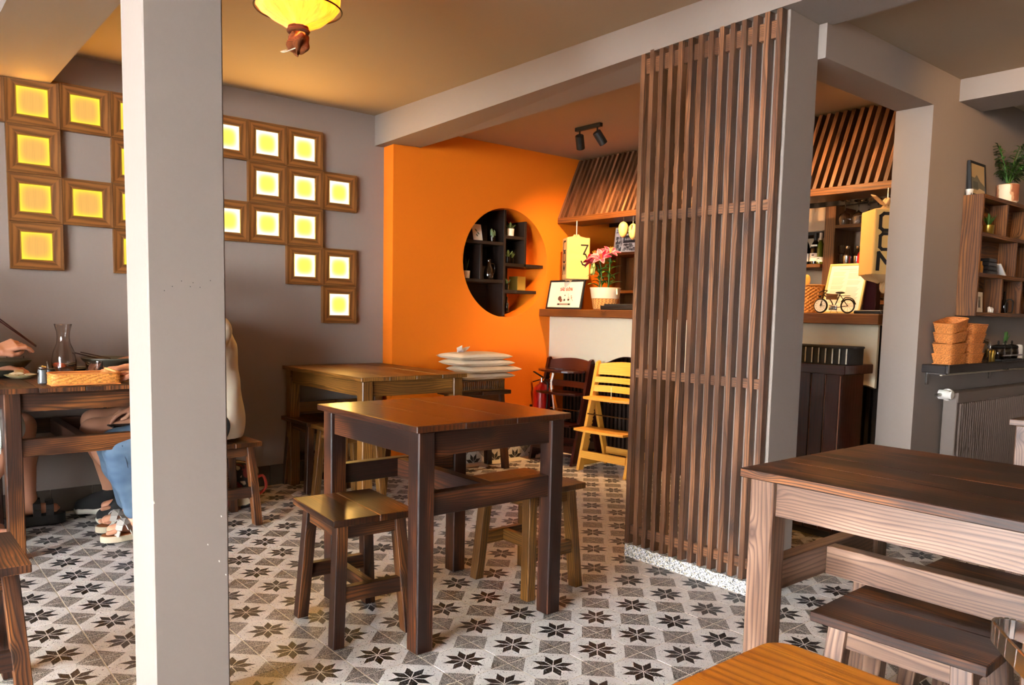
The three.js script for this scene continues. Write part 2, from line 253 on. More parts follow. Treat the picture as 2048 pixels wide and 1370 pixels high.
{ // nail holes and chips in the paint of the near pillar
  const P = scene.children.find((o) => o.name === 'pillar_1'), hole = plain('dark nail hole', 0x3a322c), chip = plain('bare plaster chip', 0xe8e2d6), r = new THREE.CylinderGeometry(0.0012, 0.0012, 0.0012, 8);
  for (const [y, z] of [[1.157, 1.243], [1.171, 1.221], [1.168, 1.193], [1.158, 1.20], [1.157, 1.176], [1.175, 1.15], [1.146, 1.262]]) part(P, 'nail_hole', at(r, -0.2998, y, z, 0, 0, Math.PI / 2), hole);
  for (const [y, z, s] of [[0.62, 1.2965, 1.6], [0.49, 1.166, 1], [0.56, 1.13, 1.2], [0.40, 1.12, 1.1], [0.44, 1.137, 1.3]]) part(P, 'paint_chip', at(cbox(0.0014, 0.0042 * s, 0.0022 * s, 0.0004), -0.2998, y, z, 0.3), chip);
}
struct('pillar_2', slab(-0.36, 0.051, 0, 2.3, -1.09, -0.879, 0.003, 'y'), mat.taupe);
struct('wall_right', [box(-0.09, 0.085, 0, 2.5, -4.5, -2.07), box(-0.09, 0.085, 2.12, 2.5, -2.0702, -1.085)], mat.taupe);
struct('wall_bar', box(-2.84, -0.085, 0, 2.5, -3.3, -3.12), mat.tan);
struct('wall_far', box(-3.15, 3.3, 0, 2.5, -4.65, -4.45), mat.taupe);
struct('wall_side', box(3.15, 3.3, 0, 2.6, -4.5, 5.75), mat.taupe);
{ // unseen street front behind the camera, three windows placed to light the room
  const W = [[-0.75, 0.35], [0.5, 1.65], [1.8, 3.0]], y0 = 0.3, y1 = 2.36, holes = W.map(([a, b]) => new THREE.Path([[a, y0], [a, y1], [b, y1], [b, y0]].map((q) => new THREE.Vector2(...q))));
  struct('wall_front', at(prism([[-3.15, 0], [3.3, 0], [3.3, 2.6], [-3.15, 2.6]], 0.15, 0, holes), 0, 0, 5.62), mat.taupe);
  W.forEach(([a, b], i) => {
    const w = new THREE.Group(); w.name = `window_${i + 1}`; w.userData.kind = 'structure'; scene.add(w);
    const z0 = 5.66, z1 = 5.72, m = (a + b) / 2, t = 0.045;
    part(w, 'window_frame', [box(a, b, y0, y0 + t, z0, z1), box(a, b, y1 - t, y1, z0, z1), box(a, a + t, y0 + t, y1 - t, z0, z1), box(b - t, b, y0 + t, y1 - t, z0, z1), box(m - t / 2, m + t / 2, y0 + t, y1 - t, z0, z1)], wood.dark);
    part(w, 'pane', box(a + t, m - t / 2, y0 + t, y1 - t, 5.688, 5.692), mat.pane); part(w, 'pane', box(m + t / 2, b - t, y0 + t, y1 - t, 5.688, 5.692), mat.pane);
    part(w, 'window_sill', slab(a - 0.04, b + 0.04, y0 - 0.03, y0, 5.56, 5.66, 0.004), mat.white);
  });
  struct('unseen_pavement', box(-9, 9, -0.16, -0.02, 5.78, 14), plain('pale concrete paving', 0xc8c5be, { roughness: 0.95 }));  // unseen ground outside, kept pale to bounce daylight onto ceiling and beam
}
// ---------- slat screen on its stone plinth ----------
{
  const granite = plain('speckled granite', 0xffffff, { roughness: 0.7, map: dataTex(256, 256, (u, v) => { const a = pn(u, v, 80, 80, 91), b = pn(u, v, 60, 60, 92); const k = a < 0.33 ? 0.36 : a > 0.62 ? 0.9 : 0.72; return [k * (b > 0.6 ? 1.02 : 0.97), k * 0.97, k * (b > 0.6 ? 0.84 : 0.98)]; }) });
  granite.map.repeat.set(4, 4);
  const pl = struct('plinth', box(-0.638, 0.058, 0, 0.05, -0.898, -0.846), mat.grout);
  let x = -0.642; for (const L of [0.075, 0.19, 0.135, 0.195, 0.11]) { // rough top edge
    const n = 10, top = [], bot = []; for (let i = 0; i <= n; i++) top.push([i * L / n * 0.994, 0.058 + rr(-0.004, 0.003)]);
    const g = prism([[0, 0], [L * 0.994, 0], ...top.reverse()], 0.058, 0); part(pl, 'stone_block', at(g, x, 0, -0.9), granite); x += L;
  }
  const t = thing('slat_screen', 'tall room divider of upright brown wooden slats from plinth to beam', 'screen', [0, 0, 0]);
  for (let i = 0; i < 14; i++) {
    const xr = -0.621 + i * 0.05092, top = 2.197 + (xr + 2.95) * 0.0236;
    part(t, 'slat', slab(xr - 0.0225, xr, 0.062, Math.min(top, 2.258), -0.8745, -0.84 + rr(-0.0008, 0.0008), 0.0012, 'y'), wood.slat);
  }
  for (const [y0, y1] of [[2.16, 2.225], [1.523, 1.563], [0.83, 0.87], [0.105, 0.148]]) part(t, 'batten', slab(-0.642, 0.04, y0, y1, -0.874, -0.853, 0.001), wood.slat);
}
// ---------- tables ----------
function table(label, [x0, x1, z0, z1], m, { n = 3, H = 0.75, over = 0.018, leg = 0.063, seams, group, T = 0.022, round = 0, topMat } = {}) {
  const cx = (x0 + x1) / 2, cz = (z0 + z1) / 2, t = thing('dining_table', label, 'table', [cx, 0, cz], 0, group), hx = (x1 - x0) / 2, hz = (z1 - z0) / 2, B = H - T, gap = 0.0016;
  seams = seams ?? Array.from({ length: n - 1 }, (_, i) => -hz + (i + 1) * 2 * hz / n);
  const e = [-hz, ...seams, hz];
  for (let i = 0; i + 1 < e.length; i++) {
    const a = e[i] + (i ? gap / 2 : 0), b = e[i + 1] - (i + 2 < e.length ? gap / 2 : 0);
    if (round) { const s = new THREE.Shape(), r = i === 0 ? round : 0.001, q = i + 2 === e.length ? round : 0.001; s.moveTo(-hx + r, a); s.lineTo(hx - r, a); s.quadraticCurveTo(hx, a, hx, a + r); s.lineTo(hx, b - q); s.quadraticCurveTo(hx, b, hx - q, b); s.lineTo(-hx + q, b); s.quadraticCurveTo(-hx, b, -hx, b - q); s.lineTo(-hx, a + r); s.quadraticCurveTo(-hx, a, -hx + r, a);
      const g = new THREE.ExtrudeGeometry(s, { depth: T - 0.008, bevelEnabled: true, bevelSize: 0.004, bevelThickness: 0.004, bevelSegments: 3, curveSegments: 8 }); g.translate(0, 0, 0.004); g.rotateX(Math.PI / 2); g.translate(0, H, 0); part(t, 'board', grainUV(g, 'x'), topMat ?? m); }
    else part(t, 'board', slab(-hx + rr(0, 0.002), hx - rr(0, 0.003), B, H + rr(-0.0006, 0.0006), a, b, 0.0022, 'x'), topMat ?? m);
  }
  const lx = hx - over - leg / 2, lz = hz - over - leg / 2;
  for (const sx of [-1, 1]) for (const sz of [-1, 1]) part(t, 'leg', at(cbox(leg, B, leg, 0.004, 'y'), sx * lx, B / 2, sz * lz), m);
  const at0 = B - 0.085;
  for (const s of [-1, 1]) {
    part(t, 'apron', slab(-lx + leg / 2, lx - leg / 2, at0, B - 0.001, s * lz + s * 0.006 - 0.012, s * lz + s * 0.006 + 0.012, 0.001, 'x'), m);
    part(t, 'apron', slab(s * lx + s * 0.006 - 0.012, s * lx + s * 0.006 + 0.012, at0, B - 0.001, -lz + leg / 2, lz - leg / 2, 0.001, 'z'), m);
    part(t, 'rail', slab(s * lx - 0.021, s * lx + 0.021, 0.448, 0.523, -lz + leg / 2, lz - leg / 2, 0.002, 'z'), m);
  }
  part(t, 'middle_rail', slab(-lx + 0.021, lx - 0.021, 0.446, 0.521, -0.021, 0.021, 0.002, 'x'), m);
  return t;
}
table('bare square dark wooden table standing alone between the grey pillar and the slat screen', [-0.995, -0.30, -0.145, 0.522], wood.dark, { topMat: wood.top, seams: [0.075, -0.145].map((z) => -z).sort((a, b) => a - b) });
table('golden brown wooden table against the back wall, behind the bare square table', [-2.93, -1.925, -0.872, -0.18], wood.gold, { n: 4 });
table('dark wooden table with worn front and painted milky sheen, beside the slat screen with a stool pushed under', [0.662, 1.352, -0.422, 0.224], wood.grey, { topMat: wood.dark2, seams: [-0.17, 0.005, 0.15].map((z) => z) });
table('dark wooden table with food and diners, left of the grey pillar', [-2.93, -2.07, 0.73, 1.447], wood.dark2, { n: 4, over: 0.058 });
table('glossy orange-brown table corner in front, at the bottom edge of the photo', [1.277, 2.25, 1.062, 1.75], wood.orange, { n: 3, round: 0.03, T: 0.024 });
table('wooden table beside the ribbed radiator, at the right edge of the photo', [0.687, 1.38, -2.14, -1.476], wood.grey, { n: 3 });

// ---------- stools ----------
function makeStool(label, m, p, turn) {
  const t = thing('stool', label, 'stool', p, turn, undefined), W = 0.372, D = 0.3, H = 0.432, T = 0.024, B = H - T, g = 0.001;
  part(t, 'board', slab(-W / 2, W / 2, B, H, -D / 2, -0.012 - g, 0.002, 'x'), m); part(t, 'board', slab(-W / 2, W / 2, B, H, -0.012 + g, D / 2, 0.002, 'x'), m);
  const tx = W / 2 - 0.055, tz = D / 2 - 0.045, fx = W / 2 - 0.026, fz = D / 2 - 0.018, L = (y) => [mix(fx, tx, y / B), mix(fz, tz, y / B)];
  for (const sx of [-1, 1]) for (const sz of [-1, 1]) part(t, 'leg', post(sx * fx, sz * fz, sx * tx, sz * tz, 0, B, 0.044, 0.04, 0.002), m);
  for (const s of [-1, 1]) {
    const [ax, az] = L(B - 0.03), [rx, rz] = L(0.17);
    part(t, 'apron', slab(-ax + 0.02, ax - 0.02, B - 0.052, B - 0.0005, s * az - 0.01, s * az + 0.01, 0.001, 'x'), m);
    part(t, 'apron', slab(s * ax - 0.01, s * ax + 0.01, B - 0.052, B - 0.0005, -az + 0.018, az - 0.018, 0.001, 'z'), m);
    part(t, 'rail', slab(s * rx - 0.014, s * rx + 0.014, 0.145, 0.197, -rz + 0.018, rz - 0.018, 0.0015, 'z'), m);
  }
  part(t, 'middle_rail', slab(-L(0.17)[0] + 0.014, L(0.17)[0] - 0.014, 0.147, 0.195, -0.014, 0.014, 0.0015, 'x'), m);
  return t;
}
const stool0 = makeStool('dark stool with a two-board seat, tucked under the front left of the bare square table', wood.dark2, [-0.683, 0, 0.535], -0.075);
stool0.children.slice(0, 2).forEach((b) => { b.material = wood.seat; });
const stoolM = makeStool('golden brown stool with a two-board seat, behind the right legs of the bare square table', wood.gold, [-0.645, 0, -0.24], 0.02);
copyOf(stool0, [-2.27, 0, 0.446], 0.02, 'dark wooden stool right of the grey pillar, the seated diner in cream on it', 'stool');
copyOf(stool0, [-2.63, 0, 0.42], 0, 'dark wooden stool beside the left wall, carrying the diner in black sneakers', 'stool');
copyOf(stool0, [-2.45, 0, 1.72], 0, 'dark wooden stool at the left edge carrying the diner in the white lace dress', 'stool');
copyOf(stool0, [-0.772, 0, 1.672], 0, 'dark wooden stool nearest the camera at the lower left corner of the photo', 'stool').traverse((o) => { if (o.isMesh) o.material = wood.matt; });
copyOf(stool0, [-2.765, 0, -0.33], 0, 'darkest stool pushed under the back table, tight against the left wall', 'stool');
copyOf(stoolM, [-2.345, 0, -0.33], 0, 'stool under the back table, between its front leg and the darkest stool', 'stool');
copyOf(stoolM, [-2.17, 0, -0.68], 0.05, 'stool behind the front leg of the back table, only its legs showing', 'stool');
const stoolR = makeStool('worn stool with painted milky sheen pushed under the near side of the table beside the slat screen', wood.grey, [1.01, 0, 0.008], 0.03); stoolR.children.slice(0, 2).forEach((b) => { b.material = wood.dark2; });
copyOf(stoolR, [1.03, 0, -0.39], 0, 'worn stool with painted milky sheen on the far side of the table beside the slat screen', 'stool');
// low bench with the cushion pile
{
  const t = thing('side_bench', 'dark wooden bench by the orange wall carrying the cushion pile', 'bench', [-2.62, 0, -1.45]);
  part(t, 'board', slab(-0.13, 0.1, 0.535, 0.563, -0.255, -0.001, 0.003, 'z'), wood.dark); part(t, 'board', slab(-0.13, 0.1, 0.535, 0.563, 0.001, 0.225, 0.003, 'z'), wood.dark);
  for (const sx of [-1, 1]) for (const sz of [-1, 1]) part(t, 'leg', post(sx * 0.1 - 0.015, sz * 0.21 - 0.015, sx * 0.075 - 0.015, sz * 0.17 - 0.015, 0, 0.535, 0.044, 0.044), wood.dark);
  for (const s of [-1, 1]) { part(t, 'apron', slab(s * 0.075 - 0.026, s * 0.075 - 0.006, 0.478, 0.534, -0.165, 0.135, 0.001, 'z'), wood.dark); part(t, 'rail', slab(s * 0.09 - 0.028, s * 0.09 - 0.002, 0.2, 0.25, -0.185, 0.155, 0.001, 'z'), wood.dark); }
  const b = thing('slatted_box', 'shallow wooden box with thin upright slats, under the cushions on the bench', 'box', [-2.64, 0.563, -1.47]);
  part(b, 'box_base', slab(-0.1, 0.1, 0, 0.012, -0.19, 0.19, 0.001, 'z'), wood.gold); part(b, 'box_lid', slab(-0.1, 0.1, 0.068, 0.078, -0.19, 0.19, 0.001, 'z'), wood.gold);
  for (let i = 0; i < 22; i++) part(b, 'slat', slab(0.088, 0.098, 0.012, 0.068, -0.186 + i * 0.0172, -0.178 + i * 0.0172, 0.001, 'y'), wood.gold);
  for (const s of [-1, 1]) part(b, 'end_panel', slab(-0.098, 0.098, 0.012, 0.068, s * 0.186 - 0.004, s * 0.186 + 0.004, 0.001, 'x'), wood.gold);
}
// cushions: superellipse pillows with soft creases
function pillow(a, b, h, s, px = 0.5) {
  const nu = 34, nv = 26, pos = [], idx = [];
  for (const side of [1, -1]) { const o = pos.length / 3; for (let j = 0; j <= nv; j++) for (let i = 0; i <= nu; i++) {
    const u = i / nu * 2 - 1, v = j / nv * 2 - 1, e = (1 - Math.abs(u) ** 2.6) * (1 - Math.abs(v) ** 2.6), pinch = 1 - 0.05 * (1 - Math.abs(u) ** 2) * v * v, pinch2 = 1 - 0.05 * (1 - v * v) * u * u;
    const crease = (fbm((u + 1) / 2, (v + 1) / 2, 5, 4, s, 3) - 0.5) * 0.16 + Math.sin((u * 3 + v * 2) * 2 + s) * 0.02;
    pos.push(a * u * pinch2, side * h * Math.max(e, 0) ** 0.33 * (1 + crease), b * v * pinch); }
    for (let j = 0; j < nv; j++) for (let i = 0; i < nu; i++) { const q = o + j * (nu + 1) + i; side > 0 ? idx.push(q, q + nu + 1, q + 1, q + 1, q + nu + 1, q + nu + 2) : idx.push(q, q + 1, q + nu + 1, q + 1, q + nu + 2, q + nu + 1); } }
  const g = new THREE.BufferGeometry(); g.setAttribute('position', new THREE.Float32BufferAttribute(pos, 3)); g.setAttribute('uv', new THREE.Float32BufferAttribute(pos.length / 3 * 2, 2)); g.setIndex(idx); g.computeVertexNormals(); return g;
}
const linen = plain('cream cotton cushion cover', 0xd8c7ab, { roughness: 0.95, bumpMap: rep(plasterBump, 8, 8), bumpScale: 0.0006, sheen: 0.3 });
{
  const rows = [['lowest cream cushion, lying on the slatted box', 0.015, 0.0], ['cream cushion second from the bottom of the pile, jutting out right', -0.03, 0.05], ['cream cushion second from the top of the pile', 0.0, -0.03], ['cream cushion on top of the pile by the orange wall', 0.02, 0.02]];
  rows.forEach(([l, dz, ry], i) => { const c = thing('cushion', l, 'cushion', [-2.635 + (i === 1 ? 0.02 : 0), 0.667 + i * 0.045, -1.48 + dz - (i < 2 ? 0.02 : 0)], ry, 'cushions piled on the bench'); part(c, 'cushion_cover', pillow(0.15, 0.225, 0.029, 70 + i), linen); part(c, 'piping', tube([[-0.148, 0, -0.222], [0, 0, -0.214], [0.148, 0, -0.222], [0.143, 0, 0], [0.148, 0, 0.222], [0, 0, 0.214], [-0.148, 0, 0.222], [-0.143, 0, 0]], 0.0018, 5, 60, true), linen); });
  const r = thing('cloth_bow', 'knotted white cloth tie standing up on the top cushion', 'ribbon', [-2.66, 0.822, -1.37]);
  for (let k = 0; k < 4; k++) part(r, 'bow_loop', at(pillow(0.022, 0.04, 0.007, 80 + k), 0.01 * k - 0.015, 0.018 + 0.008 * (k % 2), 0.022 * (k - 1.5), 0.5 - 0.35 * k, 0.3 * k, 0.5), mat.white2);
  part(r, 'knot', at(new THREE.SphereGeometry(0.014, 10, 8), 0, 0.016, 0), mat.white2);
}
// ---------- step high chairs leaning at the bar ----------
function highChair(label, p, turn, m, tray, strapped) {
  const t = thing('high_chair', label, 'high chair', p, turn), W = 0.22, lean = (y) => -0.185 * y / 0.765;
  for (const s of [-1, 1]) {
    const x = s * (W - 0.012);
    // saw-toothed upright
    const pts = []; pts.push([0, 0], [0.05, 0]); const n = 16; for (let i = 0; i <= n; i++) { const y = 0.2 + i * 0.026, z = -lean(y); pts.push([z + 0.068 * (1 - 0.25 * i / n), y]); pts.push([z + 0.058 * (1 - 0.25 * i / n), y + 0.013]); } pts.push([0.185 + 0.045, 0.74], [0.185 + 0.025, 0.775], [0.185, 0.765]);
    part(t, 'upright', grainUV(at(prism(pts, 0.022, 0.0015), x + s * 0.011 - (s > 0 ? 0.022 : 0), 0, 0, 0, Math.PI / 2), 'y'), m);
    part(t, 'runner', slab(x - 0.011, x + 0.011, 0.03, 0.085, -0.33, -0.05, 0.003, 'z'), m);
    part(t, 'rear_foot', bar([x, 0.015, -0.335], [x, 0.56, -0.17], 0.022, 0.045), m);
  }
  const arc = (y0, y1, dz, bow, n = 12) => { const pos = [], f = (u, y, o) => [mix(-W + 0.02, W - 0.02, u), y + bow * (y > (y0 + y1) / 2 ? Math.sin(Math.PI * u) : 0), lean(y) + dz - 0.035 * Math.sin(Math.PI * u) - o], Q = (a, b, c, d) => pos.push(...a, ...b, ...c, ...a, ...c, ...d);
    for (let i = 0; i < n; i++) { const a = i / n, b = (i + 1) / n; Q(f(a, y0, 0), f(b, y0, 0), f(b, y1, 0), f(a, y1, 0)); Q(f(b, y0, 0.014), f(a, y0, 0.014), f(a, y1, 0.014), f(b, y1, 0.014)); Q(f(a, y1, 0), f(b, y1, 0), f(b, y1, 0.014), f(a, y1, 0.014)); Q(f(b, y0, 0), f(a, y0, 0), f(a, y0, 0.014), f(b, y0, 0.014)); } return grainUV(geoFrom(pos), 'x'); };
  part(t, 'back_board', arc(0.68, 0.755, -0.02, 0.02), m); part(t, 'back_board', arc(0.56, 0.605, 0.0, 0), m);
  if (!tray) part(t, 'back_board', arc(0.625, 0.665, 0.0, 0), m);
  const plate = (w, d, bowf) => { const s = new THREE.Shape(); s.moveTo(-w, -d); s.lineTo(w, -d); s.lineTo(w, d * 0.6); s.quadraticCurveTo(0, d * 0.6 + bowf, -w, d * 0.6); s.closePath(); const g = new THREE.ExtrudeGeometry(s, { depth: 0.012, bevelEnabled: true, bevelSize: 0.003, bevelThickness: 0.003, bevelSegments: 2 }); g.rotateX(Math.PI / 2); return grainUV(g, 'x'); };
  part(t, 'seat', at(plate(W - 0.02, 0.1, 0.06), 0, 0.525, lean(0.52) + 0.03), m);
  part(t, 'footplate', at(plate(W - 0.005, 0.1, 0.05), 0, 0.305, lean(0.3) + 0.05), m);
  part(t, 'cross_board', slab(-W + 0.02, W - 0.02, 0.09, 0.145, -0.035, -0.015, 0.002, 'x'), m); part(t, 'cross_board', slab(-W + 0.02, W - 0.02, 0.09, 0.14, -0.325, -0.305, 0.002, 'x'), m);
  part(t, 'tie_rod', bar([-W + 0.02, 0.4, lean(0.4) + 0.01], [W - 0.02, 0.4, lean(0.4) + 0.01], 0.008, 0.008), mat.steel);
  if (tray) { const s = new THREE.Shape(); s.absellipse(0, 0, 0.2, 0.13, 0, Math.PI * 2); const hole = new THREE.Path(); hole.absellipse(0, -0.03, 0.155, 0.085, 0, Math.PI * 2, true); s.holes.push(hole); const g = new THREE.ExtrudeGeometry(s, { depth: 0.012, bevelEnabled: true, bevelSize: 0.002, bevelThickness: 0.002, bevelSegments: 1 }); g.rotateX(Math.PI / 2); part(t, 'bumper_ring', at(grainUV(g, 'x'), 0.0, 0.69, lean(0.69) + 0.06), m); }
  if (strapped) part(t, 'strap', (() => { const c = [[-0.03, 0.665, -0.05], [-0.05, 0.6, -0.05], [-0.04, 0.54, -0.045], [-0.01, 0.48, -0.03], [0.01, 0.4, -0.02]], g = []; for (let i = 0; i + 1 < c.length; i++) g.push(bar(c[i], c[i + 1], 0.003, 0.02)); return g; })(), mat.white2, 'white fabric safety strap hanging down');
  else part(t, 'strap', [bar([-0.02, 0.6, -0.12], [0.005, 0.53, -0.09], 0.003, 0.012), bar([0.005, 0.53, -0.09], [0.02, 0.5, -0.06], 0.003, 0.016)], mat.white2);
  return t;
}
highChair('mahogany step high chair with a white strap, leaning on the bar front', [-2.515, 0, -2.085], 0.09, wood.mahogany, true, true);
highChair('yellow beech step high chair standing beside the slat screen', [-1.985, 0, -2.075], 0.08, wood.pine, false, false);
// fire extinguisher
{
  const t = thing('fire_extinguisher', 'red fire extinguisher with black lever, beside the mahogany high chair', 'fire extinguisher', [-2.705, 0.25, -2.16]);
  part(t, 'cylinder', lathe([[0, 0], [0.062, 0], [0.067, 0.01], [0.067, 0.26], [0.06, 0.29], [0.035, 0.315], [0.022, 0.322], [0.022, 0.335], [0, 0.335]], 28), mat.red);
  part(t, 'valve', [at(cyl(0.016, 0.018, 0.035, 14), 0, 0.35, 0), at(cyl(0.012, 0.012, 0.03, 12), 0.022, 0.352, 0, 0, 0, Math.PI / 2)], mat.steel);
  part(t, 'lever', [bar([0.01, 0.372, 0], [-0.085, 0.41, 0.01], 0.016, 0.008), bar([0.01, 0.36, 0], [-0.09, 0.33, 0.01], 0.014, 0.007)], mat.black);
  part(t, 'hose', tube([[0.03, 0.352, 0], [0.075, 0.33, 0.01], [0.085, 0.24, 0.015], [0.076, 0.1, 0.015], [0.074, 0.04, 0.01]], 0.008, 8), mat.black);
  part(t, 'wall_bracket', slab(-0.125, -0.06, 0.13, 0.15, -0.01, 0.01), mat.black);
}
// ---------- square framed wall lights ----------
{
  const S = 0.2389, D = 0.036, rim = 0.047, glowTex = (amber) => dataTex(128, 128, (u, v) => {
    const a = Math.abs(u * 2 - 1), b = Math.abs(v * 2 - 1), e = (1 - a ** 2.6) * (1 - b ** 2.6), k = ss(0.02, 0.9, e), s = amber ? 1 - 0.10 * (Math.sin(u * Math.PI * 44) > 0.3 ? 1 : 0) * k : 1;
    return amber ? [1 * s, mix(0.95, 0.74, k) * s, mix(0.25, 0.36, k) * s] : [1, mix(0.98, 0.90, ss(0.35, 0.98, e)), mix(0.90, 0.36, ss(0.35, 0.98, e))]; });
  const glow = (name, tex, i) => { const m = plain(name, 0x2a2418, { roughness: 0.35, emissive: 0xffffff, emissiveMap: tex, emissiveIntensity: i, map: null }); return m; };
  const gWhite = glow('warm white glowing panel', glowTex(false), 1.3), gAmber = glow('amber glowing ribbed panel', glowTex(true), 1.05);
  const frameWood = woodMat('light frame wood', woodTex(31, 0x4a2c10, 0x85562a, 0xb07e40, 24, 0.5), { roughness: 0.5, clearcoat: 0.1 });
  const mitre = (() => { // one bevelled frame side, mitred at 45 degrees: long side on the outside
    const h = S / 2 - 0.0008, i = h - rim, q = [[-h, -h], [h, -h], [i, -i], [-i, -i]];
    const B = q.map(([y, z]) => [0, z, y]), T = q.map(([y, z], k) => [k < 2 ? D - 0.004 : D - 0.010, z, y]);
    return hexa(B, T, 'z'); })();
  const proto = new THREE.Group();
  for (let k = 0; k < 4; k++) part(proto, 'frame_side', at(mitre, 0, 0, 0, k * Math.PI / 2), frameWood);
  const b = S / 2 - rim, bead = []; for (let k = 0; k < 4; k++) bead.push(at(cbox(0.006, 0.004, 2 * b, 0.001, 'z'), D - 0.012, 0, 0).applyMatrix4(new THREE.Matrix4().makeRotationX(k * Math.PI / 2).multiply(new THREE.Matrix4().makeTranslation(0, b - 0.002, 0))));
  part(proto, 'bead', bead, plain('gold bead', 0xa8842e, { roughness: 0.35, metalness: 0.6 }));
  const panelGeo = (() => { const g = cbox(0.01, 2 * b - 0.004, 2 * b - 0.004, 0.003, 'z'), p = g.attributes.position, uv = g.attributes.uv; for (let i = 0; i < p.count; i++) uv.setXY(i, 0.5 - p.getZ(i) / (2 * b), 0.5 + p.getY(i) / (2 * b)); return g; })();
  part(proto, 'light_panel', at(panelGeo, 0.014, 0, 0), gWhite);
  const list = [], row = ['top row', 'second row', 'third row', 'fourth row', 'bottom row'];
  for (const [c, r, l] of [
    [-1, 0, 'white-glowing framed wall light half hidden by the pillar, in the top row'], [-1, 2, 'glowing framed wall light half hidden by the pillar, level with the third row'],
    [0, 0, 'white-glowing framed wall light in the top row, between two others'], [0, 1, 'glowing framed wall light beside the bare wall square, in the second row'], [0, 2, 'yellow-centred framed wall light in the third row, between two others'],
    [1, 0, 'white-glowing framed wall light ending the top row, right of the pillar'], [1, 1, 'glowing framed wall light in the middle of the second row'], [1, 2, 'glowing framed wall light ending the third row'], [1, 3, 'framed wall light starting the fourth row, left of another'],
    [2, 1, 'framed wall light sticking out alone at the right end of the second row'], [2, 3, 'framed wall light at the right end of the fourth row'], [2, 4, 'lowest white-glowing framed wall light, alone in the bottom row']]) list.push([0.0269 - (c + 0.5) * S, 2.2113 - (r + 0.5) * S, l, false]);
  const zl = 0.0269 + 5.1 * S, yl = 2.2113 + 0.02;
  for (const [c, r, l] of [
    [-1, 0, 'amber framed wall light cut off by the left edge of the photo'], [0, 0, 'amber framed wall light at the top of the long amber column'], [0, 1, 'amber framed wall light second from the top of the long amber column'], [0, 2, 'amber framed wall light third from the top of the long amber column'], [0, 3, 'lowest amber framed wall light, at the foot of the long amber column'],
    [1, 0, 'amber framed wall light in the top row, nearest left of the pillar'], [1, 2, 'amber framed wall light below the bare wall square, nearest left of the pillar'],
    [2, 0, 'framed wall light mostly behind the pillar, top sliver of its frame showing'], [2, 1, 'framed wall light behind the pillar, sliver right of the bare wall square'], [2, 2, 'framed wall light mostly behind the pillar, third sliver from the top'], [2, 3, 'framed wall light mostly behind the pillar, lowest sliver of its frame showing']]) list.push([zl - (c + 0.5) * S, yl - (r + 0.5) * S, l, true]);
  for (const [z, y, l, amber] of list) {
    const o = proto.clone(); o.name = numbered('wall_light'); o.position.set(-2.9495, y, z); scene.add(tag(o, l, 'wall light', amber ? 'amber wall lights left of the pillar' : 'white-yellow wall lights right of the pillar'));
    if (amber) o.children.find((k) => k.name === 'light_panel').material = gAmber;
    const L = new THREE.RectAreaLight(amber ? 0xffb040 : 0xffc060, amber ? WALL_LAMP * 0.55 : WALL_LAMP, 0.14, 0.14); L.name = 'wall_light_lamp'; L.position.set(-2.9495 + 0.04, y, z); L.lookAt(0, y, z); scene.add(L);
  }
}
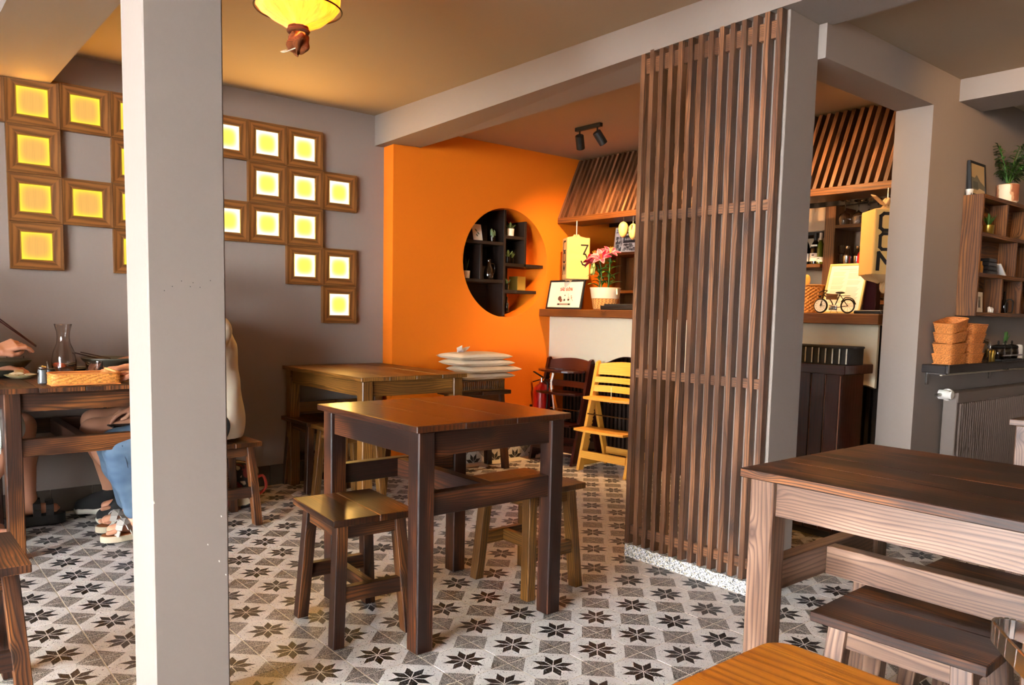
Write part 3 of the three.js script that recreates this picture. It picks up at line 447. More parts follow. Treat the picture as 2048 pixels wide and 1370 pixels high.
// ---------- burlap pendant ----------
{
  const t = thing('pendant_lamp', 'burlap-wrapped pendant lamp glowing orange, knotted at the bottom', 'lamp', [-0.95, 2.03, 0.612]);
  const weave = dataTex(256, 256, (u, v) => { const a = Math.sin(u * Math.PI * 2 * 48), b = Math.sin(v * Math.PI * 2 * 48), g = fbm(u, v, 8, 8, 50, 3), k = 0.62 + 0.14 * a * b + 0.3 * (g - 0.5); return [k * 1.05, k * 0.70, k * 0.32]; });
  const burlap = plain('burlap', 0xffffff, { map: rep(weave, 4, 2), roughness: 1, transmission: 0.45, thickness: 0, side: THREE.DoubleSide, bumpMap: rep(weave, 4, 2), bumpScale: 0.001 });
  const thick = plain('gathered burlap', 0x9a7650, { map: rep(weave, 3, 3), roughness: 1, bumpMap: rep(weave, 3, 3), bumpScale: 0.001 });
  // shade: gathered folds run from the knot to a wire ring
  const nu = 96, prof = [[0.030, 0.062], [0.055, 0.072], [0.10, 0.085], [0.145, 0.103], [0.170, 0.13], [0.176, 0.16], [0.178, 0.22], [0.176, 0.29], [0.168, 0.315], [0.10, 0.325], [0.055, 0.328]];
  const pos = [], uv = [], idx = [];
  prof.forEach(([r, y], j) => { for (let i = 0; i <= nu; i++) { const a = i / nu * Math.PI * 2, fold = (pn(i / nu, 0.5, 22, 1, 51) - 0.5) * 0.022 * ss(0, 0.1, r) * (j < 5 ? 1 : 0.25), q = r * (1 + 0.05 * Math.sin(a * 2 + 1)) + fold; pos.push(q * Math.cos(a), y + fold * 0.8 + (j < 5 ? 0.012 * Math.sin(a * 3) * ss(0.04, 0.14, r) : 0), q * Math.sin(a)); uv.push(i / nu * 4, y * 5); } });
  for (let j = 0; j + 1 < prof.length; j++) for (let i = 0; i < nu; i++) { const q = j * (nu + 1) + i; idx.push(q, q + nu + 1, q + 1, q + 1, q + nu + 1, q + nu + 2); }
  const g = new THREE.BufferGeometry(); g.setAttribute('position', new THREE.Float32BufferAttribute(pos, 3)); g.setAttribute('uv', new THREE.Float32BufferAttribute(uv, 2)); g.setIndex(idx); g.computeVertexNormals();
  g.scale(0.86, 0.95, 0.86); part(t, 'lamp_shade', g, burlap);
  part(t, 'wire_ring', [at(new THREE.TorusGeometry(0.149, 0.003, 6, 60), 0, 0.122, 0, Math.PI / 2), at(new THREE.TorusGeometry(0.149, 0.003, 6, 60), 0, 0.285, 0, Math.PI / 2)], mat.black);
  part(t, 'knot', [blob((x, y, z) => { const r = Math.hypot(x, y * 0.95, z), a = Math.atan2(z, x); return r - 0.036 - 0.005 * Math.sin(a * 5 + y * 60) - 0.004 * Math.sin(y * 130 + a * 2); }, [-0.055, -0.055, -0.055], [0.055, 0.055, 0.055], 0.004), at(new THREE.TorusGeometry(0.031, 0.009, 8, 24), 0, 0.042, 0, Math.PI / 2), at(new THREE.TorusGeometry(0.03, 0.006, 8, 24), 0, 0.054, 0, Math.PI / 2)].map((q, i) => i ? at(q, 0, 0.006, 0) : at(q, 0, 0.008, 0)), thick);
  part(t, 'string', tube([[0.02, -0.018, 0.02], [-0.01, -0.03, 0.045], [-0.035, -0.024, 0.05], [-0.03, -0.016, 0.03]], 0.0022, 5), mat.canvasCloth);
  part(t, 'cord', at(cyl(0.004, 0.004, 0.07, 8), 0, 0.345, 0), mat.black); part(t, 'socket', at(cyl(0.02, 0.022, 0.06, 12), 0, 0.29, 0), mat.black);
  part(t, 'bulb', at(new THREE.SphereGeometry(0.03, 16, 12), 0, 0.225, 0), plain('glowing bulb', 0xfff0d0, { emissive: 0xffb860, emissiveIntensity: 5 }));
  const L = new THREE.PointLight(0xffb457, PENDANT, 0, 2); L.name = 'pendant_lamp_light'; L.position.set(-0.95, 2.03 + 0.225, 0.612); L.shadow.radius = 1.4; scene.add(L);
}
// ---------- ceiling spots ----------
function spotBar(label, [x, y, z], aims) {
  const t = thing('ceiling_spot_bar', label, 'spotlight', [x, y, z]);
  part(t, 'mounting_bar', slab(-0.115, 0.115, -0.024, 0, -0.014, 0.014, 0.003, 'x'), mat.black);
  const face = plain('lit spot face', 0xfff0d0, { emissive: 0xffd9a0, emissiveIntensity: 6 });
  for (const [dx, tx, ty, tz, k] of aims) {
    const d = V(tx, ty, tz).sub(V(x + dx, y - 0.07, z)).normalize(), q = new THREE.Quaternion().setFromUnitVectors(V(0, -1, 0), d), o = V(dx, -0.062, 0);
    part(t, 'stem', slab(dx - 0.004, dx + 0.004, -0.055, -0.022, -0.004, 0.004), mat.black);
    const put = (g) => { g.applyQuaternion(q); g.translate(o.x, o.y, o.z); return g; };
    const h = part(t, 'spot_head', put(lathe([[0, 0.012], [0.024, 0.012], [0.028, 0.008], [0.028, -0.078], [0.0265, -0.08], [0.024, -0.076], [0.024, -0.066], [0, -0.066]], 24)), mat.black);
    part(h, 'spot_lens', put(at(cyl(0.0235, 0.0235, 0.004, 20), 0, -0.069, 0)), face);
    const L = new THREE.SpotLight(0xffc888, SPOT * (k ?? 1), 0, 0.95, 1, 2); L.name = 'ceiling_spot_light'; L.position.set(x + o.x + d.x * 0.085, y + o.y + d.y * 0.085, z + d.z * 0.085); L.target.position.set(tx, ty, tz); L.target.name = 'spot_target'; scene.add(L); scene.add(L.target);
  }
}
spotBar('black two-headed spotlight on the ceiling before the slatted canopy', [-1.965, 2.325, -1.845], [[-0.08, -2.45, 1.25, -2.45, 1], [0.08, -1.75, 1.45, -2.55, 0.8]]);
spotBar('unseen two-headed spotlight behind the slat screen, placed to light the right of the bar', [-0.72, 2.325, -1.75], [[-0.08, -0.85, 1.6, -2.5, 0.55], [0.08, -0.35, 1.75, -2.4, 0.3]]);  // out of view, placed to light the right end of the bar
spotBar('unseen two-headed spotlight on the ceiling over the right-hand room, placed to light the wall shelf', [1.3, 2.29, -1.75], [[-0.08, 0.1, 1.75, -2.9, 0.28], [0.08, 0.1, 2.1, -1.5, 0.06]]);  // out of view, placed to light the wall shelf and header
// ---------- canvas prints ----------
function print(w, h, draw) { const c = document.createElement('canvas'); c.width = w; c.height = h; const x = c.getContext('2d'); draw(x, w, h); const t = new THREE.CanvasTexture(c); t.colorSpace = THREE.SRGBColorSpace; return t; }
const card = (w, h, d = 0.002) => { const g = cbox(w, h, d, 0.0003), p = g.attributes.position, uv = g.attributes.uv; for (let i = 0; i < p.count; i++) uv.setXY(i, clamp(p.getX(i) / w + 0.5), clamp(p.getY(i) / h + 0.5)); return g; };
function frameSides(w, h, t, d) { const g = []; for (const s of [-1, 1]) { g.push(slab(-w / 2, w / 2, s * (h / 2 - t / 2) - t / 2, s * (h / 2 - t / 2) + t / 2, -d / 2, d / 2, 0.0012, 'x')); g.push(slab(s * (w / 2 - t / 2) - t / 2, s * (w / 2 - t / 2) + t / 2, -h / 2 + t, h / 2 - t, -d / 2, d / 2, 0.0012, 'y')); } return g; }
function framed(name, label, cat, p, turn, tilt, w, h, t, d, mFrame, tex, group, easel = true) {
  const o = thing(name, label, cat, p, turn, group), R = (g) => { g = g.clone(); g.translate(0, h / 2, 0); g.rotateX(-tilt); return g; };
  part(o, 'frame', frameSides(w, h, t, d).map(R), mFrame); part(o, 'picture', R(at(card(w - 2 * t + 0.002, h - 2 * t + 0.002, 0.003), 0, 0, d * 0.12)), plain('printed sheet', 0xffffff, { map: tex, roughness: 0.5, clearcoat: 0.3 })); part(o, 'back_board', R(slab(-w / 2 + t / 2, w / 2 - t / 2, -h / 2 + t / 2, h / 2 - t / 2, -d / 2, -d / 2 + 0.003)), mat.black);
  if (easel) part(o, 'prop_leg', bar([0, h * 0.6, -Math.sin(tilt) * h * 0.6 - d / 2], [0, 0.002, -Math.sin(tilt) * h - 0.04], 0.02, 0.003), mat.black);
  return o;
}
// ---------- bar counter ----------
const YC = 1.142;
{
  const t = thing('bar_counter', 'bar counter with thick wooden top, pale wavy plaster front and dark slats', 'counter', [0, 0, 0]);
  part(t, 'worktop', slab(-2.829, -0.182, 1.085, YC, -2.72, -2.224, 0.004, 'x'), wood.bar);
  const K = [[-2.829, 0.765], [-2.67, 0.722], [-2.5, 0.69], [-2.25, 0.745], [-2.0, 0.813], [-1.7, 0.74], [-1.4, 0.70], [-1.1, 0.76], [-0.8, 0.72], [-0.5, 0.64], [-0.373, 0.705], [-0.306, 0.758], [-0.237, 0.745]], curve = new THREE.SplineCurve(K.map((p) => new THREE.Vector2(...p))).getPoints(120), yAt = (x) => { for (let i = 0; i + 1 < curve.length; i++) if (x <= curve[i + 1].x) return mix(curve[i].y, curve[i + 1].y, clamp((x - curve[i].x) / (curve[i + 1].x - curve[i].x))); return curve.at(-1).y; };
  part(t, 'plaster_front', at(prism([[-2.829, 1.085], ...curve.map((p) => [p.x, p.y]), [-0.237, 1.085]], 0.02, 0.001), 0, 0, -2.36), mat.plaster);
  part(t, 'carcass', box(-2.829, -0.25, 0.0, 1.08, -2.56, -2.531), wood.black);
  part(t, 'wave_trim', tube(curve.filter((_, i) => i % 3 === 0).map((p) => [p.x, p.y - 0.003, -2.337]), 0.0045, 6, 160), wood.black);
  for (let i = 0; i < 64; i++) { const x = -2.815 + i * 0.0405; if (x > -0.25) break; part(t, 'slat', slab(x - 0.011, x + 0.011, 0.01, Math.min(1.08, yAt(x) + 0.08), -2.53, -2.50, 0.001, 'y'), wood.black); }
}
// slatted canopy above it
{
  const t = thing('slatted_canopy', 'sloping brown slatted canopy over the bar, running from ceiling to fascia board', 'canopy', [0, 0, 0]);
  const n = 57, dx = 0.0508;
  part(t, 'fascia', slab(-2.829, 0.083, 1.808, 1.85, -2.415, -2.395, 0.002, 'x'), wood.bar); part(t, 'soffit', slab(-2.829, -0.095, 1.81, 1.826, -2.66, -2.416, 0.001, 'x'), wood.bar);
  part(t, 'back_panel', hexa([[-2.829, 1.83, -2.47], [-1.25, 1.83, -2.47], [-1.25, 1.83, -2.48], [-2.829, 1.83, -2.48]], [[-2.829, 2.322, -2.69], [-1.25, 2.322, -2.69], [-1.25, 2.322, -2.70], [-2.829, 2.322, -2.70]]), wood.bar);
  part(t, 'rear_panel', box(-2.829, -0.095, 1.83, 2.32, -3.0, -2.98), wood.black);
  for (let i = 0; i < n; i++) { const x = -2.818 + i * dx; if (x > -0.12 ) { if (x > 0.07) break; } part(t, 'slat', hexa([[x - 0.011, 1.85, -2.397], [x + 0.011, 1.85, -2.397], [x + 0.011, 1.85, -2.455], [x - 0.011, 1.85, -2.455]], [[x - 0.011, 2.318, -2.612], [x + 0.011, 2.318, -2.612], [x + 0.011, 2.318, -2.67], [x - 0.011, 2.318, -2.67]], 'y'), wood.slat); }
}
// back wall of the bar: panelling, posts, shelves
{
  const t = thing('back_bar', 'dark wooden back bar with upright boards and shelves behind the counter', 'shelving', [0, 0, 0]);
  for (let i = 0; i < 9; i++) part(t, 'wall_board', slab(-2.829 + i * 0.17 + 0.001, -2.829 + (i + 1) * 0.17 - 0.001, 0.0, 1.83, -3.11 + 0.002 * (i % 3), -3.09 + 0.002 * (i % 3), 0.002, 'y'), wood.bar);
  for (const [x0, x1, y0, y1, z0, z1] of [[-2.78, -2.72, 0.9, 1.81, -3.08, -3.02], [-1.30, -1.24, 0.9, 1.81, -3.1, -2.86], [-0.857, -0.785, 0.9, 1.81, -3.1, -2.85]]) part(t, 'post', slab(x0, x1, y0, y1, z0, z1, 0.002, 'y'), wood.bar);
  for (const [x0, x1, y, z0] of [[-2.71, -1.31, 1.60, -2.80], [-2.71, -1.31, 1.30, -2.80], [-1.24, -0.857, 1.455, -2.82], [-0.785, -0.1, 1.693, -2.85], [-0.785, -0.1, 1.405, -2.85], [-0.785, -0.1, 1.225, -2.85]]) part(t, 'shelf', slab(x0, x1, y - 0.022, y, -3.1, z0, 0.002, 'x'), wood.bar);
  const c = thing('wall_cupboard', 'tan hanging cupboard above the wine bottles', 'cupboard', [-1.05, 1.665, -2.99]);
  part(c, 'carcass', slab(-0.185, 0.185, 0, 0.15, -0.12, 0.1, 0.002), mat.tan); for (const s of [-1, 1]) part(c, 'door', slab(s * 0.093 - 0.09, s * 0.093 + 0.09, 0.003, 0.147, 0.1, 0.115, 0.002), mat.tan);
  part(c, 'dark_underside', box(-0.18, 0.18, -0.02, 0, -0.1, 0.1), mat.black);  // black slab for the dark underside
}
// ---------- things on the counter, left ----------
framed('framed_poster', 'black-framed pale poster with red lettering, on the left end of the counter', 'poster', [-2.625, YC, -2.285], 0.02, 0.2, 0.375, 0.225, 0.014, 0.014, mat.black, print(640, 380, (x, w, h) => {
  x.fillStyle = '#dcd6bc'; x.fillRect(0, 0, w, h); x.textAlign = 'center'; x.fillStyle = '#d8bfa8'; x.font = '20px sans-serif'; x.fillText('· · · ·', w / 2, 70); x.fillStyle = '#b8281a'; x.strokeStyle = '#b8281a'; x.lineWidth = 3; x.font = 'bold 60px sans-serif'; x.fillText('SÀI GÒN', w / 2 + 10, 132); x.strokeText('SÀI GÒN', w / 2 + 10, 132);
  for (const [cx, cy, r, c] of [[225, 245, 34, '#57382c'], [255, 275, 26, '#6b4535'], [300, 280, 24, '#e6b9b0'], [322, 268, 18, '#2c3a30'], [400, 262, 20, '#3a2c22'], [398, 236, 18, '#e2a596'], [455, 235, 14, '#b07a68'], [320, 200, 10, '#33281f'], [446, 210, 10, '#8a6a58']]) { x.fillStyle = c; x.beginPath(); x.arc(cx, cy, r, 0, 7); x.fill(); }
  x.strokeStyle = '#8a5a48'; x.lineWidth = 6; x.beginPath(); x.moveTo(450, 240); x.lineTo(490, 285); x.moveTo(380, 170); x.lineTo(395, 220); x.stroke();
  x.fillStyle = '#2a241c'; x.beginPath(); x.moveTo(185, 318); x.lineTo(455, 318); x.lineTo(440, 331); x.lineTo(455, 345); x.lineTo(185, 345); x.lineTo(200, 331); x.closePath(); x.fill(); x.fillStyle = '#a08c7c'; x.fillRect(235, 323, 170, 17);
}));
framed('framed_collage', 'framed black-and-white photo collage with a Saigon sign, on the upper bar shelf', 'picture', [-2.50, 1.6005, -2.86], 0, 0.12, 0.32, 0.205, 0.008, 0.012, plain('pale frame', 0xcdbfa8), print(512, 330, (x, w, h) => {
  x.fillStyle = '#d8cfc4'; x.fillRect(0, 0, w, h); let s = 7; const r = () => ((s = (s * 16807) % 2147483647) / 2147483647);
  for (const [a, b, c, d] of [[8, 8, 300, 90], [314, 8, 190, 90], [8, 106, 130, 210], [146, 216, 230, 106], [384, 106, 120, 90], [384, 204, 120, 118]]) { for (let i = 0; i < 60; i++) { const k = Math.floor(40 + r() * 170); x.fillStyle = `rgb(${k},${k * 0.95 | 0},${k * 0.9 | 0})`; x.fillRect(a + r() * c * 0.8, b + r() * d * 0.8, c * 0.2, d * (0.1 + 0.2 * r())); } }
  x.fillStyle = '#17110f'; x.fillRect(146, 106, 230, 104); x.fillStyle = '#f4efe6'; x.font = 'bold 46px serif'; x.textAlign = 'center'; x.fillText('SAIGON', 261, 172);
}));
// burlap lanterns with painted letters
const cardBurlap = plain('pale burlap over card', 0xd2ac66, { roughness: 0.95, bumpMap: rep(plasterBump, 30, 30), bumpScale: 0.0008 }), ink = plain('black painted letter', 0x120d0a, { roughness: 0.8 });
function stroke(pts, w, z) { const g = []; for (let i = 0; i + 1 < pts.length; i++) { const [a, b] = [pts[i], pts[i + 1]], L = Math.hypot(b[0] - a[0], b[1] - a[1]); g.push(at(cbox(L + w * 0.8, w, 0.0016, 0.0004), (a[0] + b[0]) / 2, (a[1] + b[1]) / 2, z, 0, 0, Math.atan2(b[1] - a[1], b[0] - a[0]))); } return g; }
const GLYPH = { C: [[[0.4, 0.5], [-0.3, 0.5], [-0.45, 0.35], [-0.45, -0.35], [-0.3, -0.5], [0.4, -0.5]]], O: [[[-0.3, 0.5], [0.3, 0.5], [0.42, 0.35], [0.42, -0.35], [0.3, -0.5], [-0.3, -0.5], [-0.42, -0.35], [-0.42, 0.35], [-0.3, 0.5]]], M: [[[-0.42, -0.5], [-0.4, 0.5], [0, -0.1], [0.4, 0.5], [0.42, -0.5]]], 3: [[[-0.45, 0.5], [0.45, 0.5], [-0.1, 0.06], [0.15, 0.05], [0.4, -0.12], [0.4, -0.38], [0.1, -0.5], [-0.2, -0.46], [-0.42, -0.3]]] };
function letter(ch, cx, cy, w, h, t, z) { return GLYPH[ch].flatMap((pl) => stroke(pl.map(([a, b]) => [cx + a * w, cy + b * h]), t, z)); }
function lantern(label, p, turn, W, D, H, side, drop, tails) {
  const t = thing('burlap_lantern', label, 'lantern', p, turn), r = 0.012;
  const s = new THREE.Shape(), a = W / 2, b = D / 2; s.moveTo(-a + r, -b); s.lineTo(a - r, -b); s.quadraticCurveTo(a, -b, a, -b + r); s.lineTo(a, b - r); s.quadraticCurveTo(a, b, a - r, b); s.lineTo(-a + r, b); s.quadraticCurveTo(-a, b, -a, b - r); s.lineTo(-a, -b + r); s.quadraticCurveTo(-a, -b, -a + r, -b);
  const g = new THREE.ExtrudeGeometry(s, { depth: H - 0.012, bevelEnabled: true, bevelSize: 0.002, bevelThickness: 0.006, bevelSegments: 2, curveSegments: 5 }); g.rotateX(-Math.PI / 2); g.translate(0, -H / 2 + 0.006, 0);
  part(t, 'lantern_body', g, cardBurlap);
  const cone = (sgn) => { const pos = [], idx = [], n = 48, pr = sgn > 0 ? [[0.49, 0], [0.36, 0.006], [0.16, 0.014], [0.10, 0.03]] : [[0.49, 0], [0.40, 0.02], [0.2, 0.034], [0.12, 0.042]]; pr.forEach(([k, y]) => { for (let i = 0; i <= n; i++) { const q = i / n * Math.PI * 2, c = Math.cos(q), sn = Math.sin(q), m = Math.max(Math.abs(c), Math.abs(sn)), f = 1 + 0.12 * Math.sin(q * 9) * (1 - k); pos.push(c / mix(1, m, k * 2) * k * W * f, sgn * (H / 2 + y - 0.003 + 0.006 * Math.sin(q * 7) * (k < 0.45)), sn / mix(1, m, k * 2) * k * D * f); } }); for (let j = 0; j < 3; j++) for (let i = 0; i < n; i++) { const q = j * (n + 1) + i; idx.push(q, q + n + 1, q + 1, q + 1, q + n + 1, q + n + 2); } const h = new THREE.BufferGeometry(); h.setAttribute('position', new THREE.Float32BufferAttribute(pos, 3)); h.setAttribute('uv', new THREE.Float32BufferAttribute(pos.length / 3 * 2, 2)); h.setIndex(idx); h.computeVertexNormals(); return h; };
  const fold = plain('folded burlap', 0xb89a6c, { roughness: 0.95, side: THREE.DoubleSide });
  part(t, 'gathered_bottom', cone(-1), fold);
  part(t, 'gathered_top', cone(1), fold);
  part(t, 'bottom_knot', blob((x, y, z) => Math.hypot(x, y * 0.85, z) - 0.026 - 0.005 * Math.sin(Math.atan2(z, x) * 5 + y * 80), [-0.04, -0.045, -0.04], [0.04, 0.045, 0.04], 0.004).translate(0.01, -H / 2 - 0.06, 0.01), fold);
  if (tails) for (const [dx, fl] of [[-0.02, -1], [0.03, 1]]) part(t, 'cloth_tail', at(pillow(0.05, 0.02, 0.006, 90 + fl), dx + fl * 0.03, H / 2 + 0.055, 0.01, 0.3, 0.4, fl * 0.5), fold);
  if (tails) part(t, 'top_knot', blob((x, y, z) => Math.hypot(x, y, z) - 0.022 - 0.004 * Math.sin(Math.atan2(z, x) * 4 + y * 90), [-0.035, -0.035, -0.035], [0.035, 0.035, 0.035], 0.004).translate(0, H / 2 + 0.045, 0), fold);
  part(t, 'cord', at(cyl(0.003, 0.003, drop, 6), 0, H / 2 + (tails ? 0.06 : 0.02) + drop / 2, 0), mat.white2);
  for (const [f, ch, cx, cy, w, h, th] of side) { const z = (f % 2 ? a : b) + 0.003; part(t, 'letter', letter(ch, cx, cy, w, h, th, z).map((q) => at(q, 0, 0, 0, 0, f * Math.PI / 2)), ink); }
  return t;
}
lantern('hanging burlap lantern painted with a black 3, above the poster', [-2.612, 1.525, -2.395], 1.02, 0.175, 0.165, 0.31, [[0, '3', 0.045, 0.025, 0.055, 0.15, 0.011], [3, 'C', 0.0, 0.095, 0.09, 0.07, 0.013], [3, 'O', 0.0, 0.01, 0.09, 0.07, 0.013], [3, 'M', 0.0, -0.08, 0.09, 0.07, 0.013]], 0.115, false);
lantern('large hanging burlap lantern painted C O M, half behind the right wall end', [-0.232, 1.515, -2.345], 0.80, 0.19, 0.19, 0.335, [[0, 'C', -0.02, 0.1, 0.1, 0.085, 0.017], [0, 'O', -0.02, 0.0, 0.1, 0.08, 0.016], [0, 'M', -0.025, -0.1, 0.1, 0.085, 0.018]], 0.06, true);
// lily in a two-tone basket pot
function leafGeo(L, W, bend, n = 7, fold = 0.25) { const pos = [], idx = []; for (let i = 0; i <= n; i++) { const u = i / n, w = W * Math.sin(Math.PI * Math.min(1, u * 0.92 + 0.06)) ** 0.8, a = bend * u, x = L * (bend ? Math.sin(a) / bend : u), y = -L * (bend ? (1 - Math.cos(a)) / bend : 0); pos.push(x, y + w * fold, -w / 2, x, y, 0, x, y + w * fold, w / 2); } for (let i = 0; i < n; i++) for (let k = 0; k < 2; k++) { const q = i * 3 + k; idx.push(q, q + 1, q + 3, q + 1, q + 4, q + 3); } const g = new THREE.BufferGeometry(); g.setAttribute('position', new THREE.Float32BufferAttribute(pos, 3)); g.setAttribute('uv', new THREE.Float32BufferAttribute(pos.length / 3 * 2, 2)); g.setIndex(idx); g.computeVertexNormals(); return g; }
{
  const t = thing('potted_lily', 'pink flowering lily in a two-tone woven pot on the bar counter', 'plant', [-2.26, YC, -2.36]);
  const straw = dataTex(128, 128, (u, v) => { const a = Math.sin((u * 22 + Math.sin(v * 40) * 0.3) * Math.PI * 2) * Math.sin(v * 10 * Math.PI * 2), k = 0.72 + 0.2 * a; return [k, k * 0.7, k * 0.36]; });
  part(t, 'pot', lathe([[0, 0], [0.078, 0], [0.086, 0.01], [0.099, 0.08], [0.1, 0.082]], 32), plain('woven straw', 0xffffff, { map: straw, roughness: 0.95, bumpMap: straw, bumpScale: 0.003 }));
  part(t, 'pot_collar', lathe([[0.1, 0.082], [0.112, 0.155], [0.114, 0.16], [0.110, 0.16], [0.1, 0.11], [0, 0.11]], 32), mat.canvasCloth); part(t, 'soil', at(cyl(0.1, 0.1, 0.01, 24), 0, 0.135, 0), mat.soil);
  part(t, 'handle_tie', bar([0.11, 0.155, 0], [0.135, 0.11, 0.02], 0.01, 0.003), mat.canvasCloth);
  const stems = [[-0.04, 0.02, -0.05, 0.33, 0.04], [0.02, -0.01, 0.03, 0.40, 0.0], [-0.01, 0.03, -0.02, 0.36, 0.05], [0.04, 0.02, 0.07, 0.37, 0.03]];
  for (const [x0, z0, x1, h, z1] of stems) { const m = part(t, 'stem', tube([[x0, 0.13, z0], [mix(x0, x1, 0.5) + 0.006, 0.13 + h * 0.45, mix(z0, z1, 0.5)], [x1, h, z1]], 0.0045, 6), mat.leaf);
    for (let k = 0; k < 9; k++) { const u = 0.12 + k * 0.095, y = mix(0.14, h, u); part(m, 'leaf', at(leafGeo(rr(0.07, 0.125), rr(0.018, 0.03), rr(0.6, 1.5)), mix(x0, x1, u), y, mix(z0, z1, u), 0, k * 2.4 + x0 * 40, rr(0.35, 0.9)), k % 3 ? mat.leaf : plain('light leaf', 0x6f9a3c, { roughness: 0.45, side: THREE.DoubleSide })); } }
  const pinkTex = dataTex(64, 64, (u, v) => { const e = Math.abs(v - 0.5) * 2; return [0.74 + 0.16 * e, mix(0.08, 0.62, e ** 3), mix(0.2, 0.62, e ** 3)]; }), pink = plain('pink petal', 0xffffff, { map: pinkTex, roughness: 0.55, side: THREE.DoubleSide }), yellow = plain('yellow stamen', 0xd8a828);
  const petal = (() => { const g = leafGeo(0.085, 0.04, 1.15, 8, 0.18), p = g.attributes.position, uv = g.attributes.uv; for (let i = 0; i < p.count; i++) uv.setXY(i, p.getX(i) / 0.085, (i % 3) / 2); return g; })();
  for (const [x, y, z, rx, ry, rz] of [[-0.045, 0.365, 0.05, 0.55, 0.2, 0.15], [0.05, 0.39, 0.02, 0.5, 0.9, -0.15], [-0.1, 0.345, 0.03, 0.7, -0.6, 0.6], [0.01, 0.36, 0.06, 0.9, 0.4, -0.1]]) {
    const f = part(t, 'flower', at(cyl(0.006, 0.004, 0.02, 8), x, y, z), mat.leaf); const all = []; for (let k = 0; k < 6; k++) all.push(at(at(petal, 0.004, 0, 0, 0, 0, 0.95), 0, 0, 0, 0, k * Math.PI / 3)); for (const q of all) part(f, 'petal', at(q, x, y + 0.006, z, rx, ry, rz), pink);
    part(f, 'stamen', Array.from({ length: 6 }, (_, k) => at(bar([0, 0, 0], [0.012 * Math.cos(k * 1.05), 0.062, 0.012 * Math.sin(k * 1.05)], 0.002, 0.002), x, y + 0.006, z, rx, ry, rz)), yellow); }
  for (const [x, y, z] of [[-0.085, 0.29, 0.06], [-0.035, 0.29, 0.09]]) part(t, 'bud', at(lathe([[0, -0.045], [0.012, -0.02], [0.014, 0.005], [0.008, 0.04], [0, 0.05]], 12), x, y, z, 0, 0, -0.08), plain('green bud', 0xa8b060, { roughness: 0.5 }));
}
{ const t = thing('black_tray', 'black serving tray lying before the lily pot', 'tray', [-2.03, YC + 0.0003, -2.285]); part(t, 'tray_base', slab(-0.155, 0.155, 0, 0.012, -0.05, 0.05, 0.003), mat.blackPlastic); part(t, 'tray_rim', frameSides(0.31, 0.1, 0.01, 0.02).map((g) => at(g, 0, 0.02, 0, -Math.PI / 2)), mat.blackPlastic); part(t, 'clipboard', slab(-0.13, 0.14, 0.03, 0.042, -0.045, 0.04, 0.002), mat.black); }
{ // carved wooden clogs hanging under the canopy
  const cw = plain('pale carved wood', 0xb89a5c, { roughness: 0.5 });
  [['pale carved wooden clog with closed side, hanging under the canopy', -2.177, 1.735, 0.5], ['pale carved wooden clog showing its dark opening, hanging under the canopy', -2.085, 1.715, -0.25]].forEach(([l, x, y, tw], i) => {
    const t = thing('wooden_clog', l, 'clog', [x, y, -2.44], tw, 'wooden clogs hanging under the canopy');
    part(t, 'shoe', blob((a, b, c) => { const s = Math.hypot(a / 0.036, (b > 0 ? b / 0.045 : b / 0.07), c / 0.028) - 1; const hole = Math.hypot((a - 0.006) / 0.017, (b - 0.012) / 0.03, (c - 0.03) / 0.03) - 1; return i ? Math.max(s * 0.03, -hole * 0.02) : s * 0.03; }, [-0.045, -0.08, -0.04], [0.045, 0.055, 0.04], 0.004), cw);
    if (i) part(t, 'opening', at(new THREE.SphereGeometry(1, 14, 10), 0.006, 0.012, 0.004).scale(1, 1, 1).applyMatrix4(new THREE.Matrix4().makeTranslation(0.006, 0.012, 0.002).multiply(new THREE.Matrix4().makeScale(0.016, 0.027, 0.012)).multiply(new THREE.Matrix4().makeTranslation(-0.006, -0.012, -0.004))), plain('dark hollow', 0x3a2010));
    part(t, 'hanging_string', at(cyl(0.0015, 0.0015, 1.815 - y - 0.04, 5), 0, 0.04 + (1.815 - y - 0.04) / 2, 0), mat.canvasCloth);
  });
}
// ---------- right end of the bar ----------
function weaveBand(fr, nu, rows, amp, stroke0) { // woven wall: fr(u) -> [x, z, nx, nz], rows of strands
  const pos = [], idx = [], uv = [], nv = rows * 3; for (let j = 0; j <= nv; j++) for (let i = 0; i <= nu; i++) { const u = i / nu, v = j / nv, row = Math.floor(v * rows * 0.999), ph = (v * rows) % 1, [x, y, z, nx, ny, nz] = fr(u, v), d = amp * (0.55 * Math.sin(Math.PI * ph) + 0.75 * Math.sin(u * Math.PI * 2 * stroke0 + row * Math.PI)); pos.push(x + nx * d, y + ny * d, z + nz * d); uv.push(u * 8, v); }
  for (let j = 0; j < nv; j++) for (let i = 0; i < nu; i++) { const q = j * (nu + 1) + i; idx.push(q, q + 1, q + nu + 1, q + 1, q + nu + 2, q + nu + 1); }
  const g = new THREE.BufferGeometry(); g.setAttribute('position', new THREE.Float32BufferAttribute(pos, 3)); g.setAttribute('uv', new THREE.Float32BufferAttribute(uv, 2)); g.setIndex(idx); g.computeVertexNormals(); return g;
}
const wickerTex = dataTex(128, 128, (u, v) => { const k = 0.8 + 0.3 * (pn(u, v, 24, 12, 77) - 0.5); return [k, k * 0.72, k * 0.42]; });
const wicker = plain('honey wicker', 0xf6d2a8, { map: wickerTex, roughness: 0.7, side: THREE.DoubleSide }), wickerPale = plain('pale seagrass', 0xfff0d0, { map: wickerTex, roughness: 0.85, side: THREE.DoubleSide });
